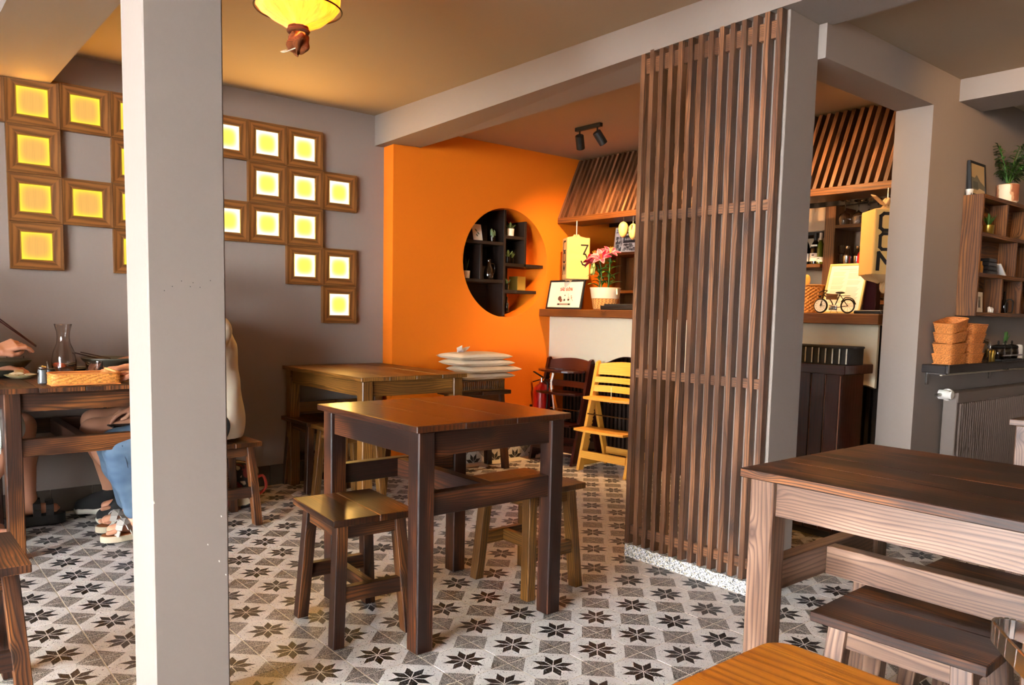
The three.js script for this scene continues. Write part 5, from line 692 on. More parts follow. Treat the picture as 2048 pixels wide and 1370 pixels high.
// low ledge with baskets and condiments
{
  const t = thing('wall_ledge', 'dark wooden ledge on the right wall above the radiator', 'shelf', [0, 0, 0]);
  part(t, 'ledge_board', slab(0.086, 0.197, 0.862, 0.902, -3.45, -2.129, 0.003, 'z'), wood.black); for (const z of [-2.19, -3.0]) part(t, 'bracket', [slab(0.086, 0.094, 0.80, 0.861, z - 0.012, z + 0.012, 0.001), slab(0.094, 0.18, 0.853, 0.8615, z - 0.012, z + 0.012, 0.001)], mat.steel);
  part(t, 'metal_clip', slab(0.196, 0.2, 0.858, 0.904, -2.168, -2.148, 0.001), mat.steel); part(t, 'under_pipe', at(cyl(0.007, 0.007, 1.2, 10), 0.15, 0.852, -2.8, Math.PI / 2), mat.canvasCloth);
  const A = 0.052, B = 0.104; // half sizes of a basket
  const ring = (u, v) => { const e = 5, a = u * Math.PI * 2, c = Math.cos(a), s = Math.sin(a), k = (Math.abs(c) ** e + Math.abs(s) ** e) ** (-1 / e), f = 0.86 + 0.14 * v, x = c * k * A * f, z = s * k * B * f, nx = Math.sign(c) * Math.abs(c * k) ** (e - 1) / A, nz = Math.sign(s) * Math.abs(s * k) ** (e - 1) / B, L = Math.hypot(nx, nz); return [x, 0.002 + v * 0.045, z, nx / L, 0, nz / L]; };
  const band = weaveBand(ring, 150, 7, 0.0016, 26), rimPts = []; for (let i = 0; i < 40; i++) { const [x, , z] = ring(i / 40, 1); rimPts.push([x, 0.048, z]); }
  let first; const labels = ['lowest wicker bread basket of the left pile', 'second lowest wicker bread basket of the left pile', 'second from top wicker basket of the left pile, tipped forward', 'topmost wicker bread basket of the left pile, tipped up', 'lowest wicker bread basket of the right pile, behind the glass jar', 'second lowest wicker bread basket of the right pile', 'second from top wicker bread basket of the right pile', 'topmost wicker bread basket of the right pile'];
  labels.forEach((l, i) => { const k = i % 4, z = i < 4 ? -2.30 : -2.525, tilt = i === 3 ? 0.16 : i === 2 ? 0.1 : 0.012 * k, p = [0.142 + (k === 3 ? 0.008 : 0), 0.902 + k * 0.0505 + (i === 3 ? 0.014 : i === 2 ? 0.01 : 0), z + (i === 3 ? 0.025 : 0)];
    let o = first; if (!first) { first = o = thing('bread_basket', l, 'basket', p, 0, 'wicker bread baskets in two piles'); part(o, 'basket_wall', band, wicker); part(o, 'basket_floor', slab(-A * 0.84, A * 0.84, 0, 0.004, -B * 0.84, B * 0.84, 0.001), wicker); part(o, 'rim', tube(rimPts, 0.0032, 6, 100, true), wicker); } else o = copyOf(first, p, 0, l, 'bread_basket');
    o.rotation.x = i < 4 ? tilt : -tilt * 0.6; o.rotation.z = k > 1 ? -0.05 : 0; });
  // glass jars and condiment rack
  const jarG = lathe([[0, 0], [0.03, 0], [0.032, 0.005], [0.032, 0.085], [0.024, 0.1], [0.022, 0.1], [0.029, 0.083], [0.029, 0.006], [0, 0.005]], 22);
  { const j = thing('lidded_jar', 'clear glass jar with a wire clip, right of the basket piles', 'jar', [0.15, 0.902, -2.70]); part(j, 'jar_glass', jarG, mat.glass); part(j, 'lid', lathe([[0, 0.1], [0.026, 0.1], [0.026, 0.108], [0, 0.118]], 20), mat.glass); part(j, 'wire_clip', tube([[0.03, 0.05, 0.0], [0.038, 0.08, 0.004], [0.03, 0.115, 0], [0, 0.122, 0]], 0.0018, 5), mat.steel); }
  [['gold pepper pot beside the glass jar', -2.785, mat.brass], ['second gold pepper pot, next to the condiment rack', -2.83, mat.brass]].forEach(([l, z, m]) => single('pepper_pot', l, 'shaker', lathe([[0, 0], [0.013, 0], [0.011, 0.03], [0.014, 0.045], [0.012, 0.06], [0, 0.066]], 16), m, [0.155, 0.902, z], 0, 'pepper pots'));
  const rk = thing('condiment_rack', 'dark condiment rack with three ring-topped sauce pots', 'rack', [0.15, 0.902, -3.02]); part(rk, 'rack_base', slab(-0.04, 0.04, 0, 0.012, -0.16, 0.15, 0.003), mat.black); part(rk, 'rack_rail', [slab(0.034, 0.04, 0.028, 0.036, -0.16, 0.15), slab(-0.04, -0.034, 0.028, 0.036, -0.16, 0.15)], mat.steel);
  [-0.1, 0.0, 0.1].forEach((z, i) => { const o = thing('sauce_pot', ['dark lidded sauce pot at the left of the condiment rack', 'dark lidded sauce pot in the middle of the condiment rack', 'dark lidded sauce pot at the right of the condiment rack'][i], 'jar', [0.15, 0.914, -3.02 - z * -1 * -1], 0, 'sauce pots in the condiment rack'); part(o, 'pot_body', lathe([[0, 0], [0.03, 0], [0.036, 0.03], [0.032, 0.06], [0, 0.06]], 22), plain('dark glazed pot', 0x221a16, { roughness: 0.15, clearcoat: 0.8 })); part(o, 'lid', lathe([[0, 0.06], [0.034, 0.06], [0.03, 0.072], [0, 0.08]], 20), mat.black); part(o, 'lid_ring', at(new THREE.TorusGeometry(0.009, 0.0025, 6, 16), 0, 0.088, 0, 0, Math.PI / 2), mat.black); });
  { const o = thing('sprig_vase', 'tiny vase with green sprig behind the condiment rack', 'vase', [0.11, 0.902, -3.14]); part(o, 'vase', lathe([[0, 0], [0.014, 0], [0.018, 0.03], [0.01, 0.08], [0.012, 0.09], [0, 0.088]], 16), mat.white2); rosette(o, 0.085, 9, 0.07, 0.018, mat.leaf, 0.4, 1); }
  single('salt_shaker', 'white salt shaker at the right edge on the ledge', 'shaker', lathe([[0, 0], [0.02, 0], [0.018, 0.07], [0.014, 0.085], [0, 0.088]], 18), mat.white2, [0.15, 0.902, -3.24]);
}
// radiator with valve
{
  const t = thing('radiator', 'grey-brown ribbed panel radiator under the wall ledge', 'radiator', [0, 0, 0]);
  part(t, 'casing', [slab(0.1, 0.168, 0.14, 0.757, -3.75, -2.371, 0.004, 'z')], mat.ribbed); part(t, 'top_band', slab(0.166, 0.172, 0.705, 0.757, -3.75, -2.371, 0.002, 'z'), mat.ribbed);
  for (let i = 0; i < 46; i++) part(t, 'rib', slab(0.164, 0.1745, 0.16, 0.70, -2.405 - i * 0.0285 - 0.016, -2.405 - i * 0.0285, 0.005, 'y'), mat.ribbed);
  const v = part(t, 'valve', [at(cyl(0.024, 0.024, 0.05, 18), 0.12, 0.745, -2.335, 0, 0, Math.PI / 2), at(cyl(0.018, 0.02, 0.022, 18), 0.15, 0.745, -2.325, 0, 0, Math.PI / 2), at(cyl(0.03, 0.03, 0.018, 18), 0.125, 0.745, -2.36, Math.PI / 2)], mat.white2, 'white thermostat valve'); part(v, 'pipe', at(cyl(0.008, 0.008, 0.06, 10), 0.11, 0.745, -2.29, Math.PI / 2), mat.steel);
}
// ---------- foreground table: napkin holder; far table: jug ----------
{
  const t = thing('steel_teapot', 'steel pot with a flat band handle, cut by the right edge on the near table', 'teapot', [1.655, 0.75, 1.19], 0);
  part(t, 'pot_body', lathe([[0, 0], [0.05, 0], [0.058, 0.01], [0.056, 0.08], [0.044, 0.1], [0, 0.104]], 32), mat.steel); part(t, 'lid_knob', at(new THREE.SphereGeometry(0.01, 12, 8), 0, 0.112, 0), mat.steel);
  const P = [[-0.045, 0.085, 0.03], [-0.09, 0.094, -0.01], [-0.135, 0.1, -0.06], [-0.148, 0.1, -0.085], [-0.135, 0.1, -0.095], [-0.08, 0.094, -0.075], [-0.02, 0.085, -0.045]], c = new THREE.CatmullRomCurve3(P.map((q) => V(...q))).getPoints(24), g = [];
  for (let i = 0; i + 1 < c.length; i++) g.push(bar(c[i].toArray(), c[i + 1].toArray(), 0.003, 0.018, 0.0008)); part(t, 'band_handle', g, mat.steel);
}
{ const t = thing('stoneware_jug', 'pale stoneware jug on the table by the radiator, cut by the right edge', 'jug', [0.80, 0.75, -1.60]); part(t, 'jug_body', lathe([[0, 0], [0.05, 0], [0.062, 0.03], [0.06, 0.09], [0.042, 0.13], [0.04, 0.15], [0.036, 0.15], [0.036, 0.13], [0, 0.02]], 28), plain('pale stoneware', 0xd8a888, { roughness: 0.5 })); part(t, 'jug_handle', tube([[0.04, 0.13, 0], [0.085, 0.12, 0], [0.088, 0.06, 0], [0.06, 0.035, 0]], 0.007, 8), plain('stoneware handle', 0xd8a888, { roughness: 0.5 })); }
single('black_dish', 'flat black dish on the table by the radiator', 'dish', lathe([[0, 0], [0.04, 0], [0.06, 0.012], [0.057, 0.013], [0.04, 0.004], [0, 0.004]], 28), mat.blackPlastic, [0.745, 0.75, -1.72]);
// ---------- meal on the left table ----------
{
  const T = 0.7505, bowlG = lathe([[0, 0], [0.05, 0], [0.052, 0.008], [0.085, 0.03], [0.125, 0.072], [0.13, 0.082], [0.124, 0.083], [0.08, 0.036], [0, 0.02]], 40), stone = plain('grey green stoneware', 0x4c4c40, { roughness: 0.35 }), broth = plain('noodle broth', 0x6b4a24, { roughness: 0.2, clearcoat: 0.5 });
  [['wide grey-green soup bowl under the hand with chopsticks', [-2.72, T, 1.325]], ['wide grey-green soup bowl next to the pillar, spoon resting on it', [-2.72, T, 0.85]]].forEach(([l, p]) => { const o = thing('soup_bowl', l, 'bowl', p, 0); part(o, 'bowl_body', bowlG, stone); part(o, 'soup', at(cyl(0.108, 0.1, 0.01, 32), 0, 0.06, 0), broth); });
  { const o = thing('soup_spoon', 'dark wooden spoon lying across the bowl next to the pillar', 'spoon', [-2.70, T, 0.9]); part(o, 'spoon_handle', bar([0, 0.112, 0.115], [0, 0.078, 0.0], 0.01, 0.006), wood.mahogany); part(o, 'spoon_bowl', at(new THREE.SphereGeometry(1, 14, 8), 0, 0, 0).applyMatrix4(new THREE.Matrix4().makeTranslation(0.0, 0.074, -0.02).multiply(new THREE.Matrix4().makeScale(0.018, 0.007, 0.026))), wood.mahogany); part(o, 'chopstick', bar([0.02, 0.115, 0.09], [0.015, 0.08, -0.05], 0.005, 0.005), wood.mahogany); }
  { const o = thing('bread_plate', 'cream oval plate with pale food and a napkin, at the near left of the table', 'plate', [-2.60, T, 1.262]); part(o, 'plate', lathe([[0, 0], [0.04, 0], [0.068, 0.016], [0.066, 0.018], [0.04, 0.005], [0, 0.005]], 36), plain('cream glaze', 0xe6d49a, { roughness: 0.35 })); for (let k = 0; k < 4; k++) part(o, 'rice_cracker', at(pillow(0.024, 0.02, 0.008, 40 + k), -0.01 + 0.012 * k, 0.016 + 0.005 * k, 0.028 - 0.006 * k, 0, k, 0.3), plain('pale cracker', 0xd9c49a, { roughness: 0.8 })); part(o, 'napkin', at(pillow(0.03, 0.026, 0.007, 44), 0, 0.016, -0.03, 0, 0.4), mat.paper); }
  { const o = thing('water_carafe', 'clear glass carafe with flared lip standing on the left table', 'carafe', [-2.60, T, 1.078]); part(o, 'carafe_glass', lathe([[0, 0], [0.048, 0], [0.054, 0.006], [0.054, 0.08], [0.046, 0.125], [0.030, 0.165], [0.0275, 0.195], [0.0295, 0.22], [0.0385, 0.256], [0.0365, 0.256], [0.0275, 0.22], [0.0255, 0.195], [0.028, 0.165], [0.044, 0.124], [0.0515, 0.08], [0.0515, 0.009], [0, 0.006]], 40), mat.glass); part(o, 'lip_ring', at(new THREE.TorusGeometry(0.0375, 0.0016, 6, 36), 0, 0.256, 0, Math.PI / 2), mat.glass); }
  { const o = thing('orange_napkin', 'crumpled orange paper napkin behind the carafe', 'napkin', [-2.76, T + 0.012, 1.08]); part(o, 'napkin_fold', blob((x, y, z) => Math.hypot(x / 0.05, y / 0.04, z / 0.05) * 0.04 - 0.03 - 0.006 * Math.sin(x * 120 + z * 90) * Math.cos(y * 110), [-0.06, -0.012, -0.06], [0.06, 0.05, 0.06], 0.005), plain('orange paper', 0xd8643a, { roughness: 0.9 })); }
  single('water_tumbler', 'short clear water glass right of the carafe', 'glass', lathe([[0, 0], [0.033, 0], [0.038, 0.078], [0.036, 0.078], [0.031, 0.008], [0, 0.008]], 28), mat.glass, [-2.50, T, 0.966]);
  single('water_tumbler', 'clear water glass behind the bowl, beneath the hand with chopsticks', 'glass', lathe([[0, 0], [0.033, 0], [0.038, 0.09], [0.036, 0.09], [0.031, 0.008], [0, 0.008]], 28), mat.glass, [-2.87, T, 1.245]);
  { const o = thing('salt_jar', 'clear ribbed salt jar at the left end of the wicker cutlery tray', 'shaker', [-2.27, T, 1.222]); part(o, 'jar_glass', lathe([[0, 0], [0.019, 0], [0.02, 0.004], [0.018, 0.06], [0.015, 0.064], [0, 0.064]], 20), plain('frosted ribbed glass', 0x9aa4a4, { transmission: 0.6, thickness: 0.02, roughness: 0.2 })); part(o, 'cap', lathe([[0, 0.064], [0.0175, 0.064], [0.0175, 0.076], [0, 0.08]], 20), mat.steel); }
  { const o = thing('soy_pot', 'small black soy pot with a silver spoon, behind the cutlery tray', 'pot', [-2.44, T, 1.165]); part(o, 'pot_body', lathe([[0, 0], [0.024, 0], [0.028, 0.02], [0.022, 0.05], [0.018, 0.055], [0, 0.055]], 20), mat.blackPlastic); part(o, 'spoon_tip', bar([0, 0.05, 0.006], [-0.005, 0.088, 0.01], 0.006, 0.003), mat.steel); }
  { const o = thing('takeaway_dish', 'flat black dish with pale rim between carafe and tumbler', 'dish', [-2.77, T, 0.985]); part(o, 'dish_body', lathe([[0, 0], [0.05, 0], [0.056, 0.03], [0.053, 0.03], [0.048, 0.006], [0, 0.006]], 28), mat.blackPlastic); part(o, 'dish_rim', at(new THREE.TorusGeometry(0.0555, 0.003, 6, 36), 0, 0.031, 0, Math.PI / 2), plain('pale wood rim', 0xc0ae80)); }
  { // rectangular wicker tray
    const o = thing('cutlery_tray', 'long honey wicker tray along the near edge of the left table', 'basket', [-2.165, T, 1.077]), A = 0.055, B = 0.138;
    const ring = (u, v) => { const e = 7, a = u * Math.PI * 2, c = Math.cos(a), s = Math.sin(a), k = (Math.abs(c) ** e + Math.abs(s) ** e) ** (-1 / e), x = c * k * A, z = s * k * B, nx = Math.sign(c) * Math.abs(c * k) ** (e - 1) / A, nz = Math.sign(s) * Math.abs(s * k) ** (e - 1) / B, L = Math.hypot(nx, nz); return [x, 0.003 + v * 0.046, z, nx / L, 0, nz / L]; };
    part(o, 'tray_wall', weaveBand(ring, 220, 6, 0.0022, 22), plain('golden wicker', 0xffe6ac, { map: wickerTex, roughness: 0.6, side: THREE.DoubleSide })); part(o, 'tray_floor', slab(-A, A, 0, 0.004, -B, B, 0.001), wicker);
    const rp = (y) => Array.from({ length: 48 }, (_, i) => { const [x, , z] = ring(i / 48, 0); return [x, y, z]; }); part(o, 'tray_rim', tube(rp(0.052), 0.0042, 6, 140, true), wicker); part(o, 'foot_rim', tube(rp(0.004), 0.004, 6, 140, true), wicker);
    for (let k = 0; k < 5; k++) part(o, 'cracker', at(pillow(0.03, 0.026, 0.006, 60 + k), 0.0, 0.042 + 0.004 * k, -0.09 - 0.012 * k + 0.02, 0.2, k, 0.3), plain('fried cracker', 0xd8a868, { roughness: 0.8 }));
  }
}
// ---------- diners ----------
const skin = plain('skin', 0xc98f70, { roughness: 0.55, sheen: 0.2 }), skin2 = plain('skin, tanned', 0xb07c60, { roughness: 0.55 });
const add = (a, b, k = 1) => [a[0] + b[0] * k, a[1] + b[1] * k, a[2] + b[2] * k], lerp3 = (a, b, t) => a.map((v, i) => mix(v, b[i], t)), norm3 = (a) => { const l = Math.hypot(...a); return a.map((v) => v / l); }, cross3 = (a, b) => [a[1] * b[2] - a[2] * b[1], a[2] * b[0] - a[0] * b[2], a[0] * b[1] - a[1] * b[0]];
// a hand: wrist, pointing direction, palm direction, thumb side (+1 / -1), curl of each finger
function hand(w, dir, palm, side, curl, sc = 1) {
  const d = norm3(dir), s = norm3(cross3(palm, d)).map((v) => v * side), p = norm3(cross3(d, cross3(palm, d))), B = [], kn = add(w, d, 0.082 * sc);
  for (const k of [-1.5, -0.5, 0.5, 1.5]) B.push([add(w, s, k * 0.011 * sc), add(kn, s, k * 0.0185 * sc), 0.014 * sc, 0.0115 * sc, 0.012]);
  [0.95, 1.05, 1, 0.82].forEach((L, i) => { // index first, on the thumb side
    let q = add(kn, s, (1.5 - i) * 0.0195 * sc), a = 0; const c = Array.isArray(curl) ? curl[i] : curl;
    [0.040, 0.026, 0.021].forEach((l, j) => { a += c * [0.9, 1.1, 0.7][j]; const n = add(q, add(d.map((v) => v * Math.cos(a)), p, Math.sin(a)), l * L * sc); B.push([q, n, (0.0092 - j * 0.0009) * sc, (0.0086 - j * 0.0011) * sc, 0.004]); q = n; });
  });
  const t0 = add(add(w, d, 0.022 * sc), s, 0.026 * sc), t1 = add(add(add(t0, d, 0.03 * sc), s, 0.016 * sc), p, 0.014 * sc), t2 = add(add(add(t1, d, 0.026 * sc), s, -0.004 * sc), p, 0.014 * sc), t3 = add(add(add(t2, d, 0.02 * sc), s, -0.010 * sc), p, 0.006 * sc);
  B.push([add(w, d, 0.012 * sc), t0, 0.014 * sc, 0.012 * sc, 0.012], [t0, t1, 0.0125 * sc, 0.0105 * sc, 0.008], [t1, t2, 0.0102 * sc, 0.0092 * sc, 0.005], [t2, t3, 0.009 * sc, 0.0075 * sc, 0.004]);
  B.push([add(w, d, -0.035), add(w, d, 0.01), 0.0235 * sc, 0.021 * sc, 0.014]);
  return limbs(B, 0.006, 0.0038, 0.01);
}
function head(c, f, hairMat, mSkin, hairLong, t) { // c centre, f unit facing in the xz plane
  const r = [f[2], 0, -f[0]], L = (x, y, z) => [c[0] + r[0] * x + f[0] * z, c[1] + y, c[2] + r[2] * x + f[2] * z];
  const inv = (p) => { const d = [p[0] - c[0], p[1] - c[1], p[2] - c[2]]; return [d[0] * r[0] + d[2] * r[2], d[1], d[0] * f[0] + d[2] * f[2]]; };
  const E = (q, o, s) => (Math.hypot((q[0] - o[0]) / s[0], (q[1] - o[1]) / s[1], (q[2] - o[2]) / s[2]) - 1) * Math.min(...s);
  const g = blob((x, y, z) => { const q = inv([x, y, z]); let s = E(q, [0, 0.022, -0.012], [0.074, 0.09, 0.092]); s = smin(s, E(q, [0, -0.045, 0.028], [0.052, 0.062, 0.058]), 0.03); s = smin(s, cap(q, [0, 0.006, 0.082], [0, -0.028, 0.102], 0.008, 0.012), 0.014); for (const k of [-1, 1]) { s = smin(s, E(q, [k * 0.075, -0.008, -0.01], [0.008, 0.03, 0.018]), 0.006); s = Math.max(s, -E(q, [k * 0.031, 0.006, 0.092], [0.017, 0.009, 0.016])); } s = smin(s, cap(q, [-0.018, -0.062, 0.079], [0.018, -0.062, 0.079], 0.007, 0.007), 0.006); s = smin(s, cap(q, [0, -0.06, -0.02], [0, -0.16, -0.035], 0.05, 0.052), 0.03); return s; }, [c[0] - 0.14, c[1] - 0.19, c[2] - 0.14], [c[0] + 0.14, c[1] + 0.13, c[2] + 0.14], 0.0055);
  part(t, 'hair', blob((x, y, z) => { const q = inv([x, y, z]); let s = E(q, [0, 0.03, -0.02], [0.083, 0.096, 0.1]); s = Math.max(s, -E(q, [0, -0.03, 0.09], [0.07, 0.085, 0.07])); if (hairLong) s = smin(s, E(q, [0, -0.08, -0.07], [0.075, 0.14, 0.045]), 0.03); else s = Math.max(s, -(q[1] + 0.06)); return s + 0.0015 * Math.sin(q[0] * 300 + q[1] * 40); }, [c[0] - 0.15, c[1] - 0.25, c[2] - 0.15], [c[0] + 0.15, c[1] + 0.15, c[2] + 0.15], 0.0065), hairMat);
  for (const k of [-1, 1]) part(t, 'eye', at(new THREE.SphereGeometry(0.0105, 12, 8), ...L(k * 0.031, 0.006, 0.079)), mat.white2);
  return g;
}
// the joints are in world coordinates, moved to the group's own base
function diner(label, base, J, o) {
  const t = thing('person', label, 'person', base), mv = (p) => [p[0] - base[0], p[1] - base[1], p[2] - base[2]], j = Object.fromEntries(Object.entries(J).map(([k, p]) => [k, mv(p)])), f = o.face, B = [];
  const tor = [[j.pelvis, j.waist, 0.115, 0.105, 0.08], [j.waist, j.chest, 0.105, 0.12, 0.08], [j.chest, j.neck, 0.115, 0.06, 0.08], [j.shL, j.shR, 0.055, 0.055, 0.06]];
  B.push(...tor); const arms = [], legs = [];
  for (const s of ['L', 'R']) { arms.push([j['sh' + s], j['el' + s], 0.047, 0.037], [j['el' + s], j['wr' + s], 0.038, 0.024]); legs.push([j['hip' + s], j['kn' + s], 0.083, 0.056], [j['kn' + s], lerp3(j['kn' + s], j['an' + s], 0.35), 0.053, 0.054], [lerp3(j['kn' + s], j['an' + s], 0.35), j['an' + s], 0.054, 0.034], [j['an' + s], add(j['an' + s], [-f[0] * 0.03, -0.045, -f[2] * 0.03]), 0.034, 0.03, 0.02], [add(j['an' + s], [-f[0] * 0.02, -0.05, -f[2] * 0.02]), add(j['an' + s], [f[0] * 0.11, -0.06 , f[2] * 0.11]), 0.033, 0.022, 0.02]); }
  const body = [limbs([...B, ...arms, ...legs], 0.04, 0.0125, 0.03), head(j.head, f, o.hair, o.skin, o.long, t)];
  for (const [w, d, p, s, c] of o.hands) body.push(hand(mv(w), d, p, s, c));
  for (const s of ['L', 'R']) for (let k = 0; k < 5; k++) { const a = j['an' + s], r = [f[2], 0, -f[0]], x = (k - 2) * 0.0145 * (s === 'L' ? -1 : 1), q = add(add(add(a, f, 0.108 - Math.abs(k - 1) * 0.006), r, x), [0, -0.066, 0]); body.push(limbs([[q, add(add(q, f, k ? 0.022 : 0.03), [0, -0.004, 0]), k ? 0.008 : 0.011, k ? 0.007 : 0.01]], 0.004, 0.004, 0.008)); }
  part(t, 'body', body, o.skin);
  const grow = (l, e) => l.map(([a, b, ra, rb, k]) => [a, b, ra + e, rb + e, k]);
  const sleeve = arms.filter((_, i) => i % 2 === 0).map(([a, b, ra, rb]) => [a, lerp3(a, b, o.sleeve ?? 0.55), ra + 0.014, ra + 0.012]);
  const folds = (p, s) => s + 0.003 * Math.sin(p[1] * 21 + p[0] * 38 + p[2] * 17) + 0.0025 * Math.sin(p[0] * 50 - p[2] * 44 + p[1] * 9);
  part(t, 'shirt', limbs([...grow(tor, 0.016), [j.pelvis, add(j.pelvis, [0, -0.045, 0]), 0.134, 0.136, 0.06], ...sleeve], 0.035, 0.0125, 0.03, (p, s) => Math.max(folds(p, s), p[1] - (j.neck[1] + 0.015), j.pelvis[1] - 0.095 - p[1])), o.shirt);
  return { t, j, legs, grow, folds, mv };
}
const hairDark = plain('dark hair', 0x1c120c, { roughness: 0.5 }), creamCloth = plain('cream cotton shirt', 0xd8cdb4, { roughness: 0.95 }), whiteCloth = plain('white cotton lace', 0xe6e4e0, { roughness: 0.95, side: THREE.DoubleSide }), darkCloth = plain('dark cloth', 0x23262a, { roughness: 0.95 });
const denimTex = dataTex(128, 128, (u, v) => { const a = 0, g = fbm(u, v, 5, 5, 95, 3) - 0.5; return [0.30 + a + g * 0.25, 0.38 + a + g * 0.25, 0.46 + a + g * 0.22]; }), denim = plain('light blue denim', 0xffffff, { map: rep(denimTex, 3, 3), roughness: 0.95 });
function sandal(t, a, f, sole, straps, thick, mStrap, mSole) {
  const r = [f[2], 0, -f[0]], yaw = Math.atan2(f[0], f[2]), s = new THREE.Shape(); s.moveTo(-0.032, -0.085); s.quadraticCurveTo(0, -0.115, 0.032, -0.085); s.quadraticCurveTo(0.028, 0, 0.047, 0.08); s.quadraticCurveTo(0.045, 0.15, 0.0, 0.158); s.quadraticCurveTo(-0.045, 0.15, -0.044, 0.08); s.quadraticCurveTo(-0.028, 0, -0.032, -0.085);
  const g = new THREE.ExtrudeGeometry(s, { depth: thick - 0.008, bevelEnabled: true, bevelSize: 0.003, bevelThickness: 0.004, bevelSegments: 2, curveSegments: 10 }); g.rotateX(Math.PI / 2); g.scale(-1, 1, 1); { const ix = g.attributes.position; for (let i = 0; i < ix.count; i += 3) for (const at_ of ['position', 'normal', 'uv']) { const A = g.attributes[at_], n = A.itemSize; for (let k = 0; k < n; k++) { const tmp = A.array[(i + 1) * n + k]; A.array[(i + 1) * n + k] = A.array[(i + 2) * n + k]; A.array[(i + 2) * n + k] = tmp; } } g.computeVertexNormals(); }
  const y = a[1] - 0.093, h = part(t, 'sandal', at(g, a[0], y + 0.004, a[2], 0, yaw), mSole); if (sole) part(h, 'footbed', at(g.clone().scale(0.97, 0.35, 0.97), a[0], y + 0.008, a[2], 0, yaw), sole);
  straps.forEach(([z0, z1, hgt], i) => part(h, 'strap', Array.from({ length: 9 }, (_, k) => { const A = Math.PI * k / 8, B2 = Math.PI * (k + 0.98) / 8, P = (q) => add(add(add(a, r, 0.044 * Math.cos(q)), f, mix(z0, z1, q / Math.PI)), [0, -0.088 + hgt * Math.sin(q), 0]); return k < 8 ? bar(P(A), P(B2), 0.034, 0.005) : null; }).filter(Boolean), mStrap));
  return h;
}
{ // diner in jeans and cream shirt, right of the pillar
  const F = [0, 0, 1], { t, j, legs, grow, folds, mv } = diner('person in a cream top, light jeans and white strappy sandals, seated mostly behind the pillar', [-2.25, 0, 0.47], { pelvis: [-2.25, 0.545, 0.475], waist: [-2.25, 0.70, 0.485], chest: [-2.25, 0.90, 0.515], neck: [-2.25, 1.04, 0.535], head: [-2.25, 1.2, 0.565], shL: [-2.08, 0.99, 0.52], shR: [-2.42, 0.99, 0.52], elL: [-2.06, 0.80, 0.66], elR: [-2.46, 0.80, 0.66], wrL: [-2.16, 0.79, 0.84], wrR: [-2.38, 0.80, 0.84], hipL: [-2.16, 0.515, 0.53], hipR: [-2.34, 0.515, 0.53], knL: [-2.20, 0.435, 0.93], knR: [-2.36, 0.435, 0.92], anL: [-2.19, 0.125, 0.865], anR: [-2.38, 0.125, 0.845] },
    { face: F, skin, hair: hairDark, long: true, shirt: creamCloth, hands: [[[-2.16, 0.79, 0.84], [-0.5, 0, 0.85], [0, -1, 0], -1, 0.25], [[-2.38, 0.80, 0.84], [0.4, 0, 0.9], [0, -1, 0], 1, 0.25]] });
  const dl = grow(legs.filter((_, i) => i % 5 < 3), 0.013); dl[2] = [dl[2][0], lerp3(dl[2][0], dl[2][1], 0.85), 0.066, 0.055]; dl[5] = [dl[5][0], lerp3(dl[5][0], dl[5][1], 0.85), 0.066, 0.055];
  const je = part(t, 'jeans', limbs([[j.pelvis, j.waist, 0.128, 0.112, 0.06], ...dl], 0.04, 0.0115, 0.03, (p, s) => Math.max(folds(p, s), p[1] - j.waist[1] + 0.04)), denim);
  part(je, 'side_seam', tube([add(lerp3(j.knL, j.anL, -0.1), [0.072, 0, 0.0]), add(lerp3(j.knL, j.anL, 0.4), [0.066, 0, 0]), add(lerp3(j.knL, j.anL, 0.85), [0.058, 0, 0])], 0.0022, 5), plain('dark seam thread', 0x3a4858, { roughness: 0.9 }));
  const wl = plain('white leather strap', 0xa8a298, { roughness: 0.6 }), cork = plain('cork footbed', 0x94582c, { roughness: 0.8 }), creamSole = plain('cream rubber sole', 0xb8ac92, { roughness: 0.7 });
  for (const a of [j.anL, j.anR]) sandal(t, a, F, cork, [[0.10, 0.03, 0.07], [0.03, 0.10, 0.07], [-0.055, -0.05, 0.1]], 0.03, wl, creamSole);
}
